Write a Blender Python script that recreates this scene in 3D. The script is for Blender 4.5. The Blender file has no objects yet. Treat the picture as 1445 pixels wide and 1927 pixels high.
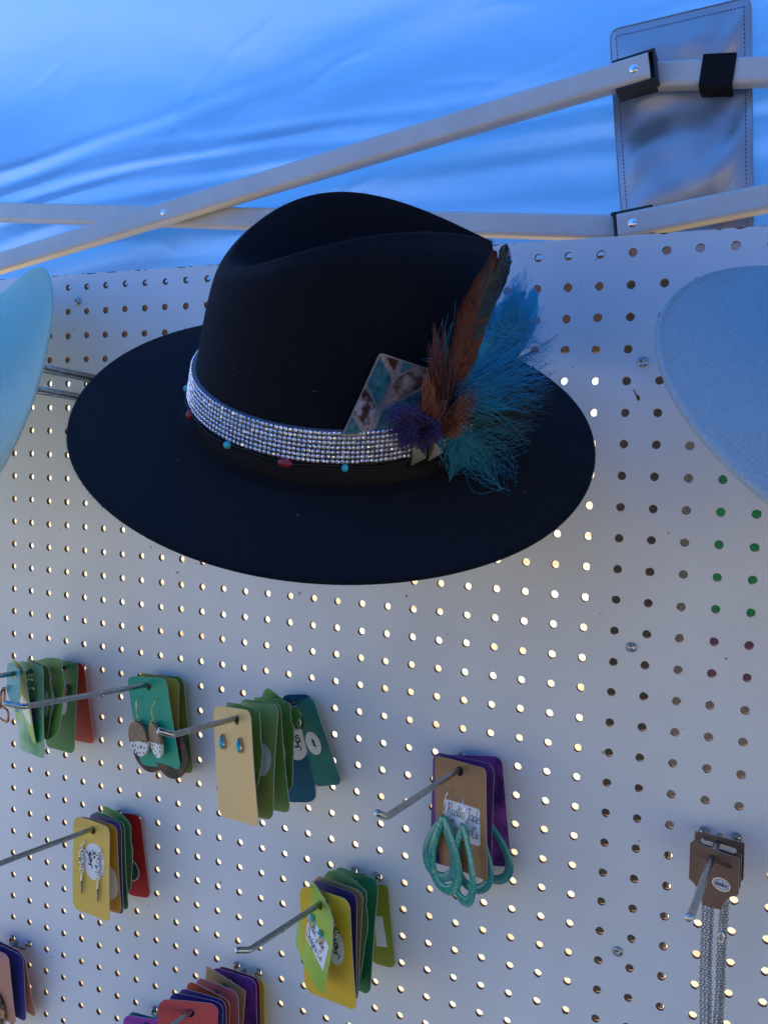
import bpy, bmesh, math, random
import numpy as np
from mathutils import Vector, Matrix

random.seed(7)
rng = np.random.default_rng(7)
SC = bpy.context.scene
COL = SC.collection
IN = 0.0254           # everything is laid out in inches on the pegboard's own one-inch grid:
ZB = 1.95             # u = holes to the right, v = holes down, w = inches behind the board face

def W(p):
    p = np.atleast_2d(np.asarray(p, float))
    return np.c_[p[:, 0] * IN, p[:, 2] * IN, ZB - p[:, 1] * IN]

def D(p):             # direction, inches frame -> world
    p = np.asarray(p, float)
    return np.array([p[0], p[2], -p[1]])

# ------------------------------------------------------------------ camera
CAM_R = np.array([[0.9124707, -0.03095186, 0.40796962], [0.0549543, 0.99737061, -0.04724299], [-0.40543464, 0.06552753, 0.91177239]])
CAM_C = np.array([30.54308791, 6.54356177, -28.74542179])
cam = bpy.data.objects.new('camera', bpy.data.cameras.new('camera'))
COL.objects.link(cam)
r_, u_, f_ = D(CAM_R[0]), D(-CAM_R[1]), D(CAM_R[2])
M = Matrix.Identity(4)
for i in range(3):
    M[i][0], M[i][1], M[i][2], M[i][3] = r_[i], u_[i], -f_[i], W(CAM_C)[0][i]
cam.matrix_world = M
cam.data.sensor_fit = 'VERTICAL'
cam.data.sensor_height = 36.0
cam.data.lens = 31.01
cam.data.clip_start = 0.02
cam.data.clip_end = 1000
SC.camera = cam

def at(x, y, w):      # the point of the plane w inches behind the board that the photo shows at pixel x, y
    d = CAM_R.T @ np.array([(x - 722.5) / 1660.0, (y - 963.5) / 1660.0, 1.0])
    return CAM_C + d * (w - CAM_C[2]) / d[2]

# ------------------------------------------------------------------ sky, sun, exposure
SUN = Vector((-0.60, 0.22, 0.76)).normalized()      # towards the sun: left of the stall and a little behind the board
world = bpy.data.worlds.new('World')
SC.world = world
world.use_nodes = True
nt = world.node_tree
bg = nt.nodes['Background']
sky = nt.nodes.new('ShaderNodeTexSky')
sky.sky_type = 'NISHITA'
sky.sun_disc = False
sky.sun_elevation = math.asin(SUN.z)
sky.sun_rotation = math.atan2(SUN.x, SUN.y)
nt.links.new(sky.outputs[0], bg.inputs[0])
bg.inputs[1].default_value = 0.085
sun = bpy.data.objects.new('sun', bpy.data.lights.new('sun', 'SUN'))
COL.objects.link(sun)
sun.data.energy = 4.5
sun.data.angle = math.radians(0.53)
sun.data.color = (1.0, 0.95, 0.86)
sun.rotation_euler = SUN.to_track_quat('Z', 'Y').to_euler()
sun.location = (-3, 2, 6)
SC.view_settings.view_transform = 'Standard'
SC.view_settings.look = 'None'
SC.view_settings.gamma = 1.0
SC.view_settings.exposure = 1.2
SC.view_settings.use_curve_mapping = False
SC.cycles.use_denoising = True
SC.cycles.max_bounces = 8
SC.cycles.diffuse_bounces = 5
SC.cycles.glossy_bounces = 4
SC.cycles.transmission_bounces = 6
SC.cycles.caustics_reflective = False
SC.cycles.caustics_refractive = False
SC.cycles.sample_clamp_indirect = 6.0

# ------------------------------------------------------------------ materials
def newmat(name):
    m = bpy.data.materials.new(name)
    m.use_nodes = True
    return m, m.node_tree.nodes, m.node_tree.links, m.node_tree.nodes['Principled BSDF']

def noise(n, l, scale, detail=4, rough=0.55, coord='Object'):
    tc = n.new('ShaderNodeTexCoord')
    t = n.new('ShaderNodeTexNoise')
    t.inputs['Scale'].default_value = scale
    t.inputs['Detail'].default_value = detail
    t.inputs['Roughness'].default_value = rough
    l.new(tc.outputs[coord], t.inputs['Vector'])
    return t

def mat(name, c1, rough=0.5, c2=None, scale=40, metal=0.0, bump=0.0, bscale=400, spec=0.5, sheen=0.0, lo=0.35, hi=0.65, coat=0.0):
    m, n, l, p = newmat(name)
    p.inputs['Base Color'].default_value = (*c1, 1)
    p.inputs['Roughness'].default_value = rough
    p.inputs['Metallic'].default_value = metal
    p.inputs['Specular IOR Level'].default_value = spec
    p.inputs['Sheen Weight'].default_value = sheen
    p.inputs['Coat Weight'].default_value = coat
    if c2 is not None:
        t = noise(n, l, scale)
        r = n.new('ShaderNodeValToRGB')
        r.color_ramp.elements[0].position = lo
        r.color_ramp.elements[0].color = (*c1, 1)
        r.color_ramp.elements[1].position = hi
        r.color_ramp.elements[1].color = (*c2, 1)
        l.new(t.outputs['Fac'], r.inputs[0])
        l.new(r.outputs[0], p.inputs['Base Color'])
    if bump > 0:
        t = noise(n, l, bscale, 3)
        b = n.new('ShaderNodeBump')
        b.inputs['Strength'].default_value = bump
        b.inputs['Distance'].default_value = 0.0006
        l.new(t.outputs['Fac'], b.inputs['Height'])
        l.new(b.outputs[0], p.inputs['Normal'])
    return m

def board_paint():
    m, n, l, p = newmat('white_board_paint')
    t = noise(n, l, 9, 5)
    r = n.new('ShaderNodeValToRGB')
    r.color_ramp.elements[0].position = 0.3
    r.color_ramp.elements[0].color = (0.70, 0.695, 0.68, 1)
    r.color_ramp.elements[1].position = 0.7
    r.color_ramp.elements[1].color = (0.77, 0.765, 0.75, 1)
    l.new(t.outputs['Fac'], r.inputs[0])
    t2 = noise(n, l, 140, 1)                       # sparse dark specks and scuffs
    r2 = n.new('ShaderNodeValToRGB')
    r2.color_ramp.elements[0].position = 0.80
    r2.color_ramp.elements[0].color = (0, 0, 0, 1)
    r2.color_ramp.elements[1].position = 0.82
    r2.color_ramp.elements[1].color = (1, 1, 1, 1)
    l.new(t2.outputs['Fac'], r2.inputs[0])
    mx = n.new('ShaderNodeMixRGB')
    mx.inputs[2].default_value = (0.32, 0.28, 0.25, 1)
    l.new(r2.outputs[0], mx.inputs[0])
    l.new(r.outputs[0], mx.inputs[1])
    l.new(mx.outputs[0], p.inputs['Base Color'])
    p.inputs['Roughness'].default_value = 0.42
    p.inputs['Specular IOR Level'].default_value = 0.35
    tb = noise(n, l, 260, 3)
    b = n.new('ShaderNodeBump')
    b.inputs['Strength'].default_value = 0.12
    b.inputs['Distance'].default_value = 0.0005
    l.new(tb.outputs['Fac'], b.inputs['Height'])
    l.new(b.outputs[0], p.inputs['Normal'])
    return m

def cloth_mat(name, col, trans, gloss=0.12, rough=0.35, weave=900, bump=0.05):
    m = bpy.data.materials.new(name)
    m.use_nodes = True
    n, l = m.node_tree.nodes, m.node_tree.links
    n.remove(n['Principled BSDF'])
    out = n['Material Output']
    d = n.new('ShaderNodeBsdfDiffuse'); t = n.new('ShaderNodeBsdfTranslucent'); g = n.new('ShaderNodeBsdfGlossy')
    a = n.new('ShaderNodeMixShader'); b = n.new('ShaderNodeMixShader')
    d.inputs[0].default_value = (*col, 1); t.inputs[0].default_value = (*trans, 1)
    g.inputs[0].default_value = (0.95, 0.92, 0.95, 1); g.inputs['Roughness'].default_value = rough
    a.inputs[0].default_value = 0.72; b.inputs[0].default_value = gloss
    l.new(d.outputs[0], a.inputs[1]); l.new(t.outputs[0], a.inputs[2])
    l.new(a.outputs[0], b.inputs[1]); l.new(g.outputs[0], b.inputs[2]); l.new(b.outputs[0], out.inputs[0])
    tx = noise(n, l, 14, 5)
    mp = n.new('ShaderNodeMapping'); mp.inputs['Scale'].default_value = (2.2, 5, 15)
    tw = n.new('ShaderNodeTexNoise'); tw.inputs['Scale'].default_value = 2.2; tw.inputs['Detail'].default_value = 6; tw.inputs['Roughness'].default_value = .6; tw.inputs['Distortion'].default_value = .6
    tc_ = n.new('ShaderNodeTexCoord'); l.new(tc_.outputs['Object'], mp.inputs[0]); l.new(mp.outputs[0], tw.inputs['Vector'])
    bw = n.new('ShaderNodeBump'); bw.inputs['Strength'].default_value = .10; bw.inputs['Distance'].default_value = .003; l.new(tw.outputs['Fac'], bw.inputs['Height'])
    tx2 = noise(n, l, weave, 2)
    bm1 = n.new('ShaderNodeBump'); bm1.inputs['Strength'].default_value = 0.35; bm1.inputs['Distance'].default_value = 0.004
    bm2 = n.new('ShaderNodeBump'); bm2.inputs['Strength'].default_value = bump; bm2.inputs['Distance'].default_value = 0.0004
    l.new(bw.outputs[0], bm1.inputs['Normal'])
    l.new(tx.outputs['Fac'], bm1.inputs['Height']); l.new(tx2.outputs['Fac'], bm2.inputs['Height'])
    l.new(bm1.outputs[0], bm2.inputs['Normal'])
    for s in (d, t, g):
        l.new(bm2.outputs[0], s.inputs['Normal'])
    return m

M_PAINT = board_paint()
M_HARD = mat('brown_hardboard', (0.11, 0.055, 0.03), 0.85, (0.19, 0.10, 0.055), 300)
M_BLACKFELT = mat('black_felt', (0.003, 0.0038, 0.0065), 0.95, (0.0065, 0.0078, 0.012), 520, bump=1.0, bscale=900, spec=0.15, sheen=0.05)
M_GREYFELT = mat('pale_grey_felt', (0.36, 0.395, 0.385), 0.95, (0.43, 0.46, 0.445), 420, bump=.8, bscale=650, spec=0.1, sheen=0.1)
M_MINTFELT = mat('pale_mint_felt', (0.47, 0.62, 0.47), 0.95, (0.54, 0.68, 0.53), 420, bump=0.8, bscale=650, spec=0.1, sheen=0.1)
M_RIBBON = mat('black_grosgrain', (0.006, 0.0065, 0.009), 0.6, bump=0.4, bscale=2500, spec=0.3)
M_ZINC = mat('zinc_wire', (0.30, 0.33, 0.34), 0.26, (0.46, 0.49, 0.50), 260, metal=1.0, bump=.25, bscale=500)
M_DKCHROME = mat('dark_chrome', (0.30, 0.29, 0.28), 0.12, metal=1.0)
M_CHROME = mat('chrome', (0.78, 0.78, 0.76), 0.1, metal=1.0)
M_TUBE = mat('beige_grey_powder_coat', (0.60, 0.56, 0.50), 0.36, (0.65, 0.61, 0.55), 30, spec=0.5)
M_BLKPLASTIC = mat('black_plastic', (0.012, 0.012, 0.014), 0.45)
M_STRAP = mat('black_hook_and_loop', (0.008, 0.008, 0.01), 0.9, bump=0.6, bscale=1400, spec=0.2)
M_CANOPY = cloth_mat('blue_canopy_cloth', (0.10, 0.24, 0.72), (0.040, 0.235, 0.78), 0.23, 0.42)
M_PATCH = cloth_mat('grey_coated_cloth', (0.36, 0.28, 0.235), (0.22, 0.165, 0.14), 0.34, 0.36)
M_THREAD = mat('dark_thread', (0.05, 0.05, 0.12), 0.8)
M_PALETHREAD = mat('pale_thread', (0.52, 0.58, 0.62), 0.8)
M_INK = mat('black_ink', (0.012, 0.012, 0.014), 0.6)
M_LABEL = mat('white_sticker', (0.74, 0.75, 0.78), 0.45)
M_SILVER = mat('silver', (0.80, 0.78, 0.74), 0.16, metal=1.0)
M_OLDSILVER = mat('tarnished_silver', (0.36, 0.34, 0.31), 0.25, (0.66, 0.64, 0.60), 900, metal=1.0)
M_GOLD = mat('gold_wire', (0.80, 0.60, 0.22), 0.2, metal=1.0)
M_COPPER = mat('copper', (0.50, 0.24, 0.15), 0.28, (0.22, 0.10, 0.07), 500, metal=1.0)
M_TURQ = mat('turquoise_stone', (0.02, 0.36, 0.48), 0.25, (0.05, 0.52, 0.58), 350)
M_REDBEAD = mat('red_bead', (0.24, 0.015, 0.03), 0.3)
M_BLKBEAD = mat('black_seed_bead', (0.006, 0.006, 0.008), 0.15)

# ------------------------------------------------------------------ object helpers
LOC = {}
def tag(o, label, cat, group=None, kind=None):
    if label: o['label'] = label
    if cat: o['category'] = cat
    if group: o['group'] = group
    if kind: o['kind'] = kind
    return o

def thing(name, p, label, cat, group=None):      # an Empty at the thing's base; p in board inches
    o = bpy.data.objects.new(name, None)
    COL.objects.link(o)
    o.empty_display_size = 0.02
    l = W(p)[0]
    o.location = l
    LOC[o.name] = l
    return tag(o, label, cat, group)

class MB:
    def __init__(s): s.V, s.F, s.I, s.n = [], [], [], 0
    def add(s, V, F, mi=0):
        V = np.asarray(V, float)
        F = [tuple(int(i) + s.n for i in f) for f in F]
        s.V.append(V); s.F += F; s.I += [mi] * len(F); s.n += len(V)
        return s
    def build(s, name, mats, parent=None, smooth=True, label=None, world=False):
        V = np.vstack(s.V)
        if not world: V = W(V)
        return link(name, V, s.F, mats, parent, smooth, label, s.I)

def link(name, V, F, mats, parent=None, smooth=True, label=None, I=None):
    off = np.zeros(3)
    if parent is not None: off = LOC[parent.name]
    me = bpy.data.meshes.new(name)
    me.from_pydata((np.asarray(V) - off).tolist(), [], F)
    for m in (mats if isinstance(mats, (list, tuple)) else [mats]): me.materials.append(m)
    if I is not None: me.polygons.foreach_set('material_index', np.asarray(I, np.int32))
    if smooth: me.polygons.foreach_set('use_smooth', np.ones(len(me.polygons), bool))
    me.update()
    o = bpy.data.objects.new(name, me)
    COL.objects.link(o)
    if parent is not None: o.parent = parent
    LOC[o.name] = off
    if label: o['label'] = label
    return o

def grid_faces(nr, nc, wrap=False):
    f = []
    for i in range(nr - 1):
        for j in range(nc if wrap else nc - 1):
            k = (j + 1) % nc
            f.append((i * nc + j, i * nc + k, (i + 1) * nc + k, (i + 1) * nc + j))
    return f

def tube(P, r, n=8, closed=False, caps=True, flat=1.0):
    P = np.asarray(P, float); m = len(P)
    r = np.broadcast_to(np.asarray(r, float), (m,))
    T = np.roll(P, -1, 0) - np.roll(P, 1, 0) if closed else np.gradient(P, axis=0)
    T /= np.linalg.norm(T, axis=1)[:, None] + 1e-12
    a = np.array([0, 0, 1.0]) if abs(T[0][2]) < 0.9 else np.array([1.0, 0, 0])
    N = np.cross(T[0], a); N /= np.linalg.norm(N)
    V = []
    ang = np.arange(n) * 2 * np.pi / n
    for i in range(m):
        N = N - T[i] * (N @ T[i]); N /= np.linalg.norm(N) + 1e-12
        B = np.cross(T[i], N)
        V.append(P[i] + r[i] * (np.cos(ang)[:, None] * N + flat * np.sin(ang)[:, None] * B))
    F = grid_faces(m, n, True)
    if closed:
        F += [((m - 1) * n + j, (m - 1) * n + (j + 1) % n, (j + 1) % n, j) for j in range(n)]
    elif caps:
        F += [tuple(range(n))[::-1], tuple((m - 1) * n + j for j in range(n))]
    return np.vstack(V), F

def ball(c, r, n=10, m=6, s=(1, 1, 1), Rm=None):
    V = []
    for i in range(m + 1):
        a = math.pi * i / m
        for j in range(n):
            b = 2 * math.pi * j / n
            V.append((math.sin(a) * math.cos(b) * s[0], math.sin(a) * math.sin(b) * s[1], math.cos(a) * s[2]))
    V = np.array(V) * r
    if Rm is not None: V = V @ np.asarray(Rm).T
    return V + np.asarray(c), grid_faces(m + 1, n, True)

def box(c, ax, ay, az, sx, sy, sz, bev=0.0):     # box with axes; optional chamfer on its long edges
    c, ax, ay, az = map(np.asarray, (c, ax, ay, az))
    if bev <= 0:
        prof = [(-1, -1), (1, -1), (1, 1), (-1, 1)]
        prof = [(a * sy / 2, b * sz / 2) for a, b in prof]
    else:
        prof = []
        for a, b, t0 in ((1, 1, 0), (-1, 1, 90), (-1, -1, 180), (1, -1, 270)):
            for k in range(4):
                t = math.radians(t0 + 30 * k)
                prof.append((a * (sy / 2 - bev) + bev * math.cos(t), b * (sz / 2 - bev) + bev * math.sin(t)))
    n = len(prof)
    V = [c + ax * e * sx / 2 + ay * p + az * q for e in (-1, 1) for p, q in prof]
    F = [(j, (j + 1) % n, n + (j + 1) % n, n + j) for j in range(n)] + [tuple(range(n))[::-1], tuple(range(n, 2 * n))]
    return np.array(V), F

def catmull(P, k):
    P = np.asarray(P, float)
    Q = np.vstack([2 * P[0] - P[1], P, 2 * P[-1] - P[-2]])
    out = []
    for i in range(1, len(Q) - 2):
        for t in np.arange(k) / k:
            a, b, c, d = Q[i - 1:i + 3]
            out.append(0.5 * (2 * b + (c - a) * t + (2 * a - 5 * b + 4 * c - d) * t * t + (3 * b - a - 3 * c + d) * t ** 3))
    out.append(P[-1])
    return np.array(out)

# ------------------------------------------------------------------ the ground and what stands behind the stall
m_ground = mat('dry_sandy_grass', (0.34, 0.255, 0.13), 0.95, (0.66, 0.60, 0.48), 0.9, bump=0.6, bscale=60, lo=0.38, hi=0.66)
a = np.linspace(0, 2 * np.pi, 73)[:-1]
Vg = [(0, 0, 0)] + [(r * math.cos(t), r * math.sin(t), 0) for r in (4, 12, 40, 150, 500) for t in a]
Fg = [(0, 1 + j, 1 + (j + 1) % 72) for j in range(72)]
for k in range(4):
    Fg += [(1 + k * 72 + j, 1 + (k + 1) * 72 + j, 1 + (k + 1) * 72 + (j + 1) % 72, 1 + k * 72 + (j + 1) % 72) for j in range(72)]
tag(link('ground', Vg, Fg, m_ground, smooth=False), None, None, kind='structure')

m_dark_ground = mat('dark_ground_grey', (0.075, 0.075, 0.08), 0.9, (0.105, 0.10, 0.10), 14, bump=0.6, bscale=300)
tag(link('added_dark_ground', [(-2.1, -80, 0.004), (4.6, -80, 0.004), (4.6, 0.25, 0.004), (-2.1, 0.25, 0.004)], [(0, 1, 2, 3)], m_dark_ground, smooth=False), None, None, kind='structure')  # unseen dark sheet, added to cut warm ground bounce onto the board front

m_neutral_ground = mat('neutral_bounce_grey', (0.36, 0.345, 0.32), 0.95, (0.46, 0.44, 0.41), 30, bump=0.8, bscale=120)
tag(link('added_bounce_ground', [(-60, -80, 0.004), (-2.1, -80, 0.004), (-2.1, 0.25, 0.004), (-60, 0.25, 0.004)], [(0, 1, 2, 3)], m_neutral_ground, smooth=False), None, None, kind='structure')  # unseen pale sheet, added so light bounced from the left is neutral

def wbox(x0, x1, y0, y1, z0, z1):
    V = [(x, y, z) for z in (z0, z1) for x, y in ((x0, y0), (x1, y0), (x1, y1), (x0, y1))]
    return np.array(V, float), [(3, 2, 1, 0), (4, 5, 6, 7), (0, 1, 5, 4), (1, 2, 6, 5), (2, 3, 7, 6), (3, 0, 4, 7)]

def wthing(name, l, label, cat, group=None):
    o = bpy.data.objects.new(name, None); COL.objects.link(o); o.location = l; LOC[o.name] = np.array(l, float)
    o.empty_display_size = 0.05
    return tag(o, label, cat, group)

m_canvas = mat('grey_brown_canvas', (0.15, 0.13, 0.115), 0.9, (0.18, 0.155, 0.135), 12)
m_green = mat('green_cloth', (0.0, 0.16, 0.05), 0.8, (0.01, 0.2, 0.06), 20)
m_plum = mat('plum_cloth', (0.09, 0.04, 0.07), 0.8, (0.12, 0.05, 0.09), 20)
m_dkwood = mat('dark_stained_post', (0.03, 0.024, 0.02), 0.8, (0.05, 0.04, 0.03), 25)
scr = wthing('display_screen', (1.0, 1.25, 0), 'grey brown canvas screen standing behind the pegboard, seen dark through its holes', 'screen')
b = MB(); b.add(*wbox(0.58, 1.75, 1.24, 1.26, 0.95, 2.75)); b.build('canvas_panel', m_canvas, scr, False, world=True)
for x0 in (0.40, 1.70):
    b = MB(); b.add(*wbox(x0, x0 + 0.20 if x0 < 1 else x0 + 0.06, 1.262, 1.33, 0, 2.78)); b.build('post', m_dkwood, scr, False, world=True)
b = MB(); b.add(*wbox(0.635, 0.80, 1.215, 1.238, 1.45, 1.79)); b.build('green_panel', m_green, scr, False, world=True)
b = MB(); b.add(*wbox(0.635, 0.80, 1.215, 1.238, 1.31, 1.448)); b.build('plum_panel', m_plum, scr, False, world=True)

mar = wthing('marquee', (-12.0, 25.7, 0), 'dark brown marquee roof standing far behind the pegboard, seen through its upper holes', 'marquee')
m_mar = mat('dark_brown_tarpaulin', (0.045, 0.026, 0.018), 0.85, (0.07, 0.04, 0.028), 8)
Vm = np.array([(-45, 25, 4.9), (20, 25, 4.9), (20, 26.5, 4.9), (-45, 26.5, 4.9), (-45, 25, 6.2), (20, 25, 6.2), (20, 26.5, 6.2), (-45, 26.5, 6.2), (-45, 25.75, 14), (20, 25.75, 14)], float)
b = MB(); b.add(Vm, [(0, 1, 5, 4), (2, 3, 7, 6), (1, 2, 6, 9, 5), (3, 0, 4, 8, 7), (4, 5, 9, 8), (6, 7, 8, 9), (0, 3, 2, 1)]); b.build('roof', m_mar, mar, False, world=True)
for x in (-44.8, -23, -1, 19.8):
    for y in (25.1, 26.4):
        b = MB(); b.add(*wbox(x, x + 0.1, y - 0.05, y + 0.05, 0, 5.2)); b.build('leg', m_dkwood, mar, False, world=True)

# ------------------------------------------------------------------ pegboard: real holes with ragged painted lips and brown hardboard walls
def pegboard():
    us = np.arange(-5, 42); vs = np.arange(0, 42); n = 16
    ang = (np.arange(n) + 0.5) * 2 * np.pi / n
    ca, sa = np.cos(ang), np.sin(ang)
    mxs = np.maximum(np.abs(ca), np.abs(sa))
    sq = np.stack([ca / mxs * 0.5, sa / mxs * 0.5], 1)
    # snap four of the directions to the corners so that cells tile without gaps
    for k in range(4):
        t = np.radians(45 + 90 * k)
        i = np.argmin(np.abs(np.angle(np.exp(1j * (ang - t)))))
        sq[i] = [0.5 * np.sign(np.cos(t)), 0.5 * np.sign(np.sin(t))]
    V, F, I = [], [], []
    TH = 0.14
    for v in vs:
        for u in us:
            jit = rng.normal(0, 1, n)
            jit = 0.6 * jit + 0.4 * np.roll(jit, 1)
            rf = 0.137 + 0.006 * jit
            for _ in range(rng.integers(0, 3)):
                k = rng.integers(n); rf[k] += rng.uniform(0.006, 0.02)
            cu, cv = u + rng.normal(0, 0.006), v + rng.normal(0, 0.006)
            s = sq.copy(); s[:, 0] += u; s[:, 1] += v
            if v == 0: s[:, 1] = np.where(s[:, 1] < -0.49, -0.53, s[:, 1])
            o = len(V) * n
            z = np.zeros(n)
            rings = [np.c_[s, z], np.c_[cu + rf * ca, cv + rf * sa, z], np.c_[cu + 0.131 * ca, cv + 0.131 * sa, z + 0.035],
                     np.c_[cu + 0.131 * ca, cv + 0.131 * sa, z + TH], np.c_[s, z + TH]]
            V += rings
            for q in range(4):
                for j in range(n):
                    k = (j + 1) % n
                    F.append((o + q * n + j, o + q * n + k, o + (q + 1) * n + k, o + (q + 1) * n + j)); I.append(0 if q == 0 else 1)
    V = np.vstack(V)
    o = len(V)
    e = [(-5.5, -0.53), (41.5, -0.53), (41.5, 41.5), (-5.5, 41.5)]
    V = np.vstack([V, [(x, y, 0) for x, y in e] + [(x, y, TH) for x, y in e]])
    F += [(o + j, o + (j + 1) % 4, o + 4 + (j + 1) % 4, o + 4 + j) for j in range(4)]; I += [1] * 4
    p = thing('pegboard', (18, 41.5, 0.1), 'white painted pegboard full of rows of round holes, hung under the blue canopy', 'pegboard')
    link('panel', W(V), F, [M_PAINT, M_HARD], p, False, None, I)
    # chipped paint along the top edge: thin raised flecks of bare hardboard
    b = MB()
    for k in range(70):
        u = rng.uniform(-4, 34) if k % 2 else rng.uniform(2, 14); L = rng.uniform(0.05, 0.4); h = rng.uniform(0.012, 0.05)
        pts = [(u, -0.531), (u + L, -0.531), (u + L * 0.8, -0.53 + h * 0.5), (u + L * 0.45, -0.53 + h), (u + L * 0.15, -0.53 + h * 0.6)]
        b.add([(x, y, -0.004) for x, y in pts], [tuple(range(5))])
    pts = [(26.2, 4.25), (26.27, 4.3), (26.33, 4.42), (26.42, 4.47), (26.44, 4.6), (26.36, 4.63), (26.32, 4.5)]
    b.add([(x, y, -0.004) for x, y in pts], [tuple(range(7))])
    b.build('chipped_paint', M_HARD, p, False)['kind'] = 'stuff'
    for (u, v) in ((3.52, 0.59), (26.47, 3.41), (26.56, 12.46), (26.6, 22.53)):
        b = MB()
        prof = [(0.0, -0.02), (0.15, -0.03), (0.155, -0.05), (0.115, -0.055), (0.11, -0.09), (0.085, -0.095), (0.06, -0.06), (0.0, -0.055)]
        if (u, v) == (26.6, 22.53): prof = [(0.0, -0.02), (0.16, -0.02), (0.165, -0.03), (0.12, -0.06), (0.055, -0.07), (0.05, -0.04), (0.0, -0.04)]
        n = 16
        b.add([(u + r * math.cos(t), v + r * math.sin(t), w) for r, w in prof for t in np.arange(n) * 2 * np.pi / n], grid_faces(len(prof), n, True))
        b.build('screw', M_ZINC, p)
pegboard()

# ------------------------------------------------------------------ blue canopy: cloth, scissor truss, joints, patch
tent = thing('canopy_tent', (16, 76.7, -56), 'blue pop-up canopy with beige scissor bars above and behind the pegboard', 'canopy')
def path():           # cross-section of the rear panel: hanging edge, curve, slope up to the peak
    out = [(-0.55, 2.6)]
    v, w, dv = -0.55, 2.6, 0.12
    while w > -56:
        k = min(1, max(0, (-v - 6.5) / 9.0))
        t = math.radians(58) * k * k * (3 - 2 * k)
        st = dv if v > -16 else 4.0
        v -= st * math.cos(t); w -= st * math.sin(t)
        out.append((v, w))
    return np.array(out)
PATH = path()
PEAKV = PATH[-1][0]
CREASE = [(rng.uniform(-6, 34), rng.uniform(-13, -1), rng.choice([-.15, -.3, .1, -.6, .9]) + rng.normal(0, .2), rng.uniform(.8, 3.2), rng.choice([-1, 1]) * rng.uniform(.012, .035)) for _ in range(34)]
def fold(u, v):       # folds fanning out from a gathered point beyond the left end
    eta = v + 6.0 - 1.05 * np.exp(-(u + 4) / 7.0) + 0.16 * np.sin(0.21 * u + 0.5) + 0.05 * np.sin(0.6 * u)
    fade = 0.45 + 0.55 * np.exp(-np.clip(u + 2, 0, None) / 16)
    d = 0.0
    for e0, s, h in ((-0.55, 0.20, -0.24), (-0.05, 0.17, 0.26), (0.36, 0.16, -0.30), (0.85, 0.20, 0.30), (1.35, 0.22, -0.24), (2.0, 0.30, 0.22), (2.7, 0.30, -0.22), (3.5, 0.35, 0.24), (4.4, 0.3, -0.2)):
        d = d + h * np.exp(-((eta - e0 - 0.07 * np.sin(0.35 * u + 5 * e0)) / s) ** 2) * (0.75 + 0.25 * np.sin(0.28 * u + 4 * e0))
    # one sharp crease that runs up from the left and dies away
    cr_ = v + 6.05 + 0.165 * (u + 3.8) + 0.05 * np.sin(0.9 * u)
    d = d * fade + (0.34 * np.exp(-(cr_ / 0.22) ** 2) - 0.30 * np.exp(-((cr_ - .5) / 0.30) ** 2)) * np.exp(-np.clip(u + 2, 0, None) / 7.0)
    d = d * 0.34
    for (cu, cv, ca_, cl, ch) in CREASE:
        p = (u - cu) * math.cos(ca_) + (v - cv) * math.sin(ca_); q = -(u - cu) * math.sin(ca_) + (v - cv) * math.cos(ca_) + 0.10 * np.sin(p * 1.7 + cu)
        d = d + ch * np.exp(-(q / 0.13) ** 2) * np.exp(-(p / cl) ** 4)
    d = d + 0.10 * np.sin(0.23 * u + 0.55 * v + 1.3 * np.sin(0.11 * u)) + 0.05 * np.sin(0.5 * u - 0.9 * v + 2 * np.sin(0.2 * v + 0.13 * u)) + 0.022 * np.sin(1.7 * v + 0.9 * u * 0.25 + 3 * np.sin(0.19 * u + 0.3 * v)) + 0.012 * np.sin(2.9 * v - 0.55 * u + 2.5 * np.sin(0.37 * u))
    return d
av = np.unique(np.r_[np.linspace(-44, -10, 18), np.linspace(-10, 38, 260), np.linspace(38, 76, 20)])
rows = []
for v, w in PATH:
    f = np.clip((2.6 - w) / 58.6, 0, 1)
    uu = 16 + (av - 16) * (1 - f)
    fade = np.clip(1 - f * 3, 0, 1)
    rows.append(np.c_[uu, np.full(len(av), v), w - fold(uu, np.full(len(av), v)) * 0.75 * fade])
Vc = np.vstack(rows)
link('roof_cloth', W(Vc), grid_faces(len(PATH), len(av)), M_CANOPY, tent)
pk = (16.0, PEAKV, -56.0)
for c in (((-44, 2.6), (-44, -114.6)), ((-44, -114.6), (76, -114.6)), ((76, -114.6), (76, 2.6))):
    (u0, w0), (u1, w1) = c
    N = 24; V = []
    for t in np.linspace(0, 1, 10):
        for s in np.linspace(0, 1, N):
            u, w = u0 + (u1 - u0) * s, w0 + (w1 - w0) * s
            if t < 0.2: p = (u, 1.0 - t * 35, w)
            else:
                q = (t - 0.2) / 0.8
                p = (u + (pk[0] - u) * q, -6 + (pk[1] + 6) * q + 1.5 * math.sin(q * math.pi), w + (pk[2] - w) * q)
            V.append(p)
    link('roof_cloth', W(V), grid_faces(10, N), M_CANOPY, tent)

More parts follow.
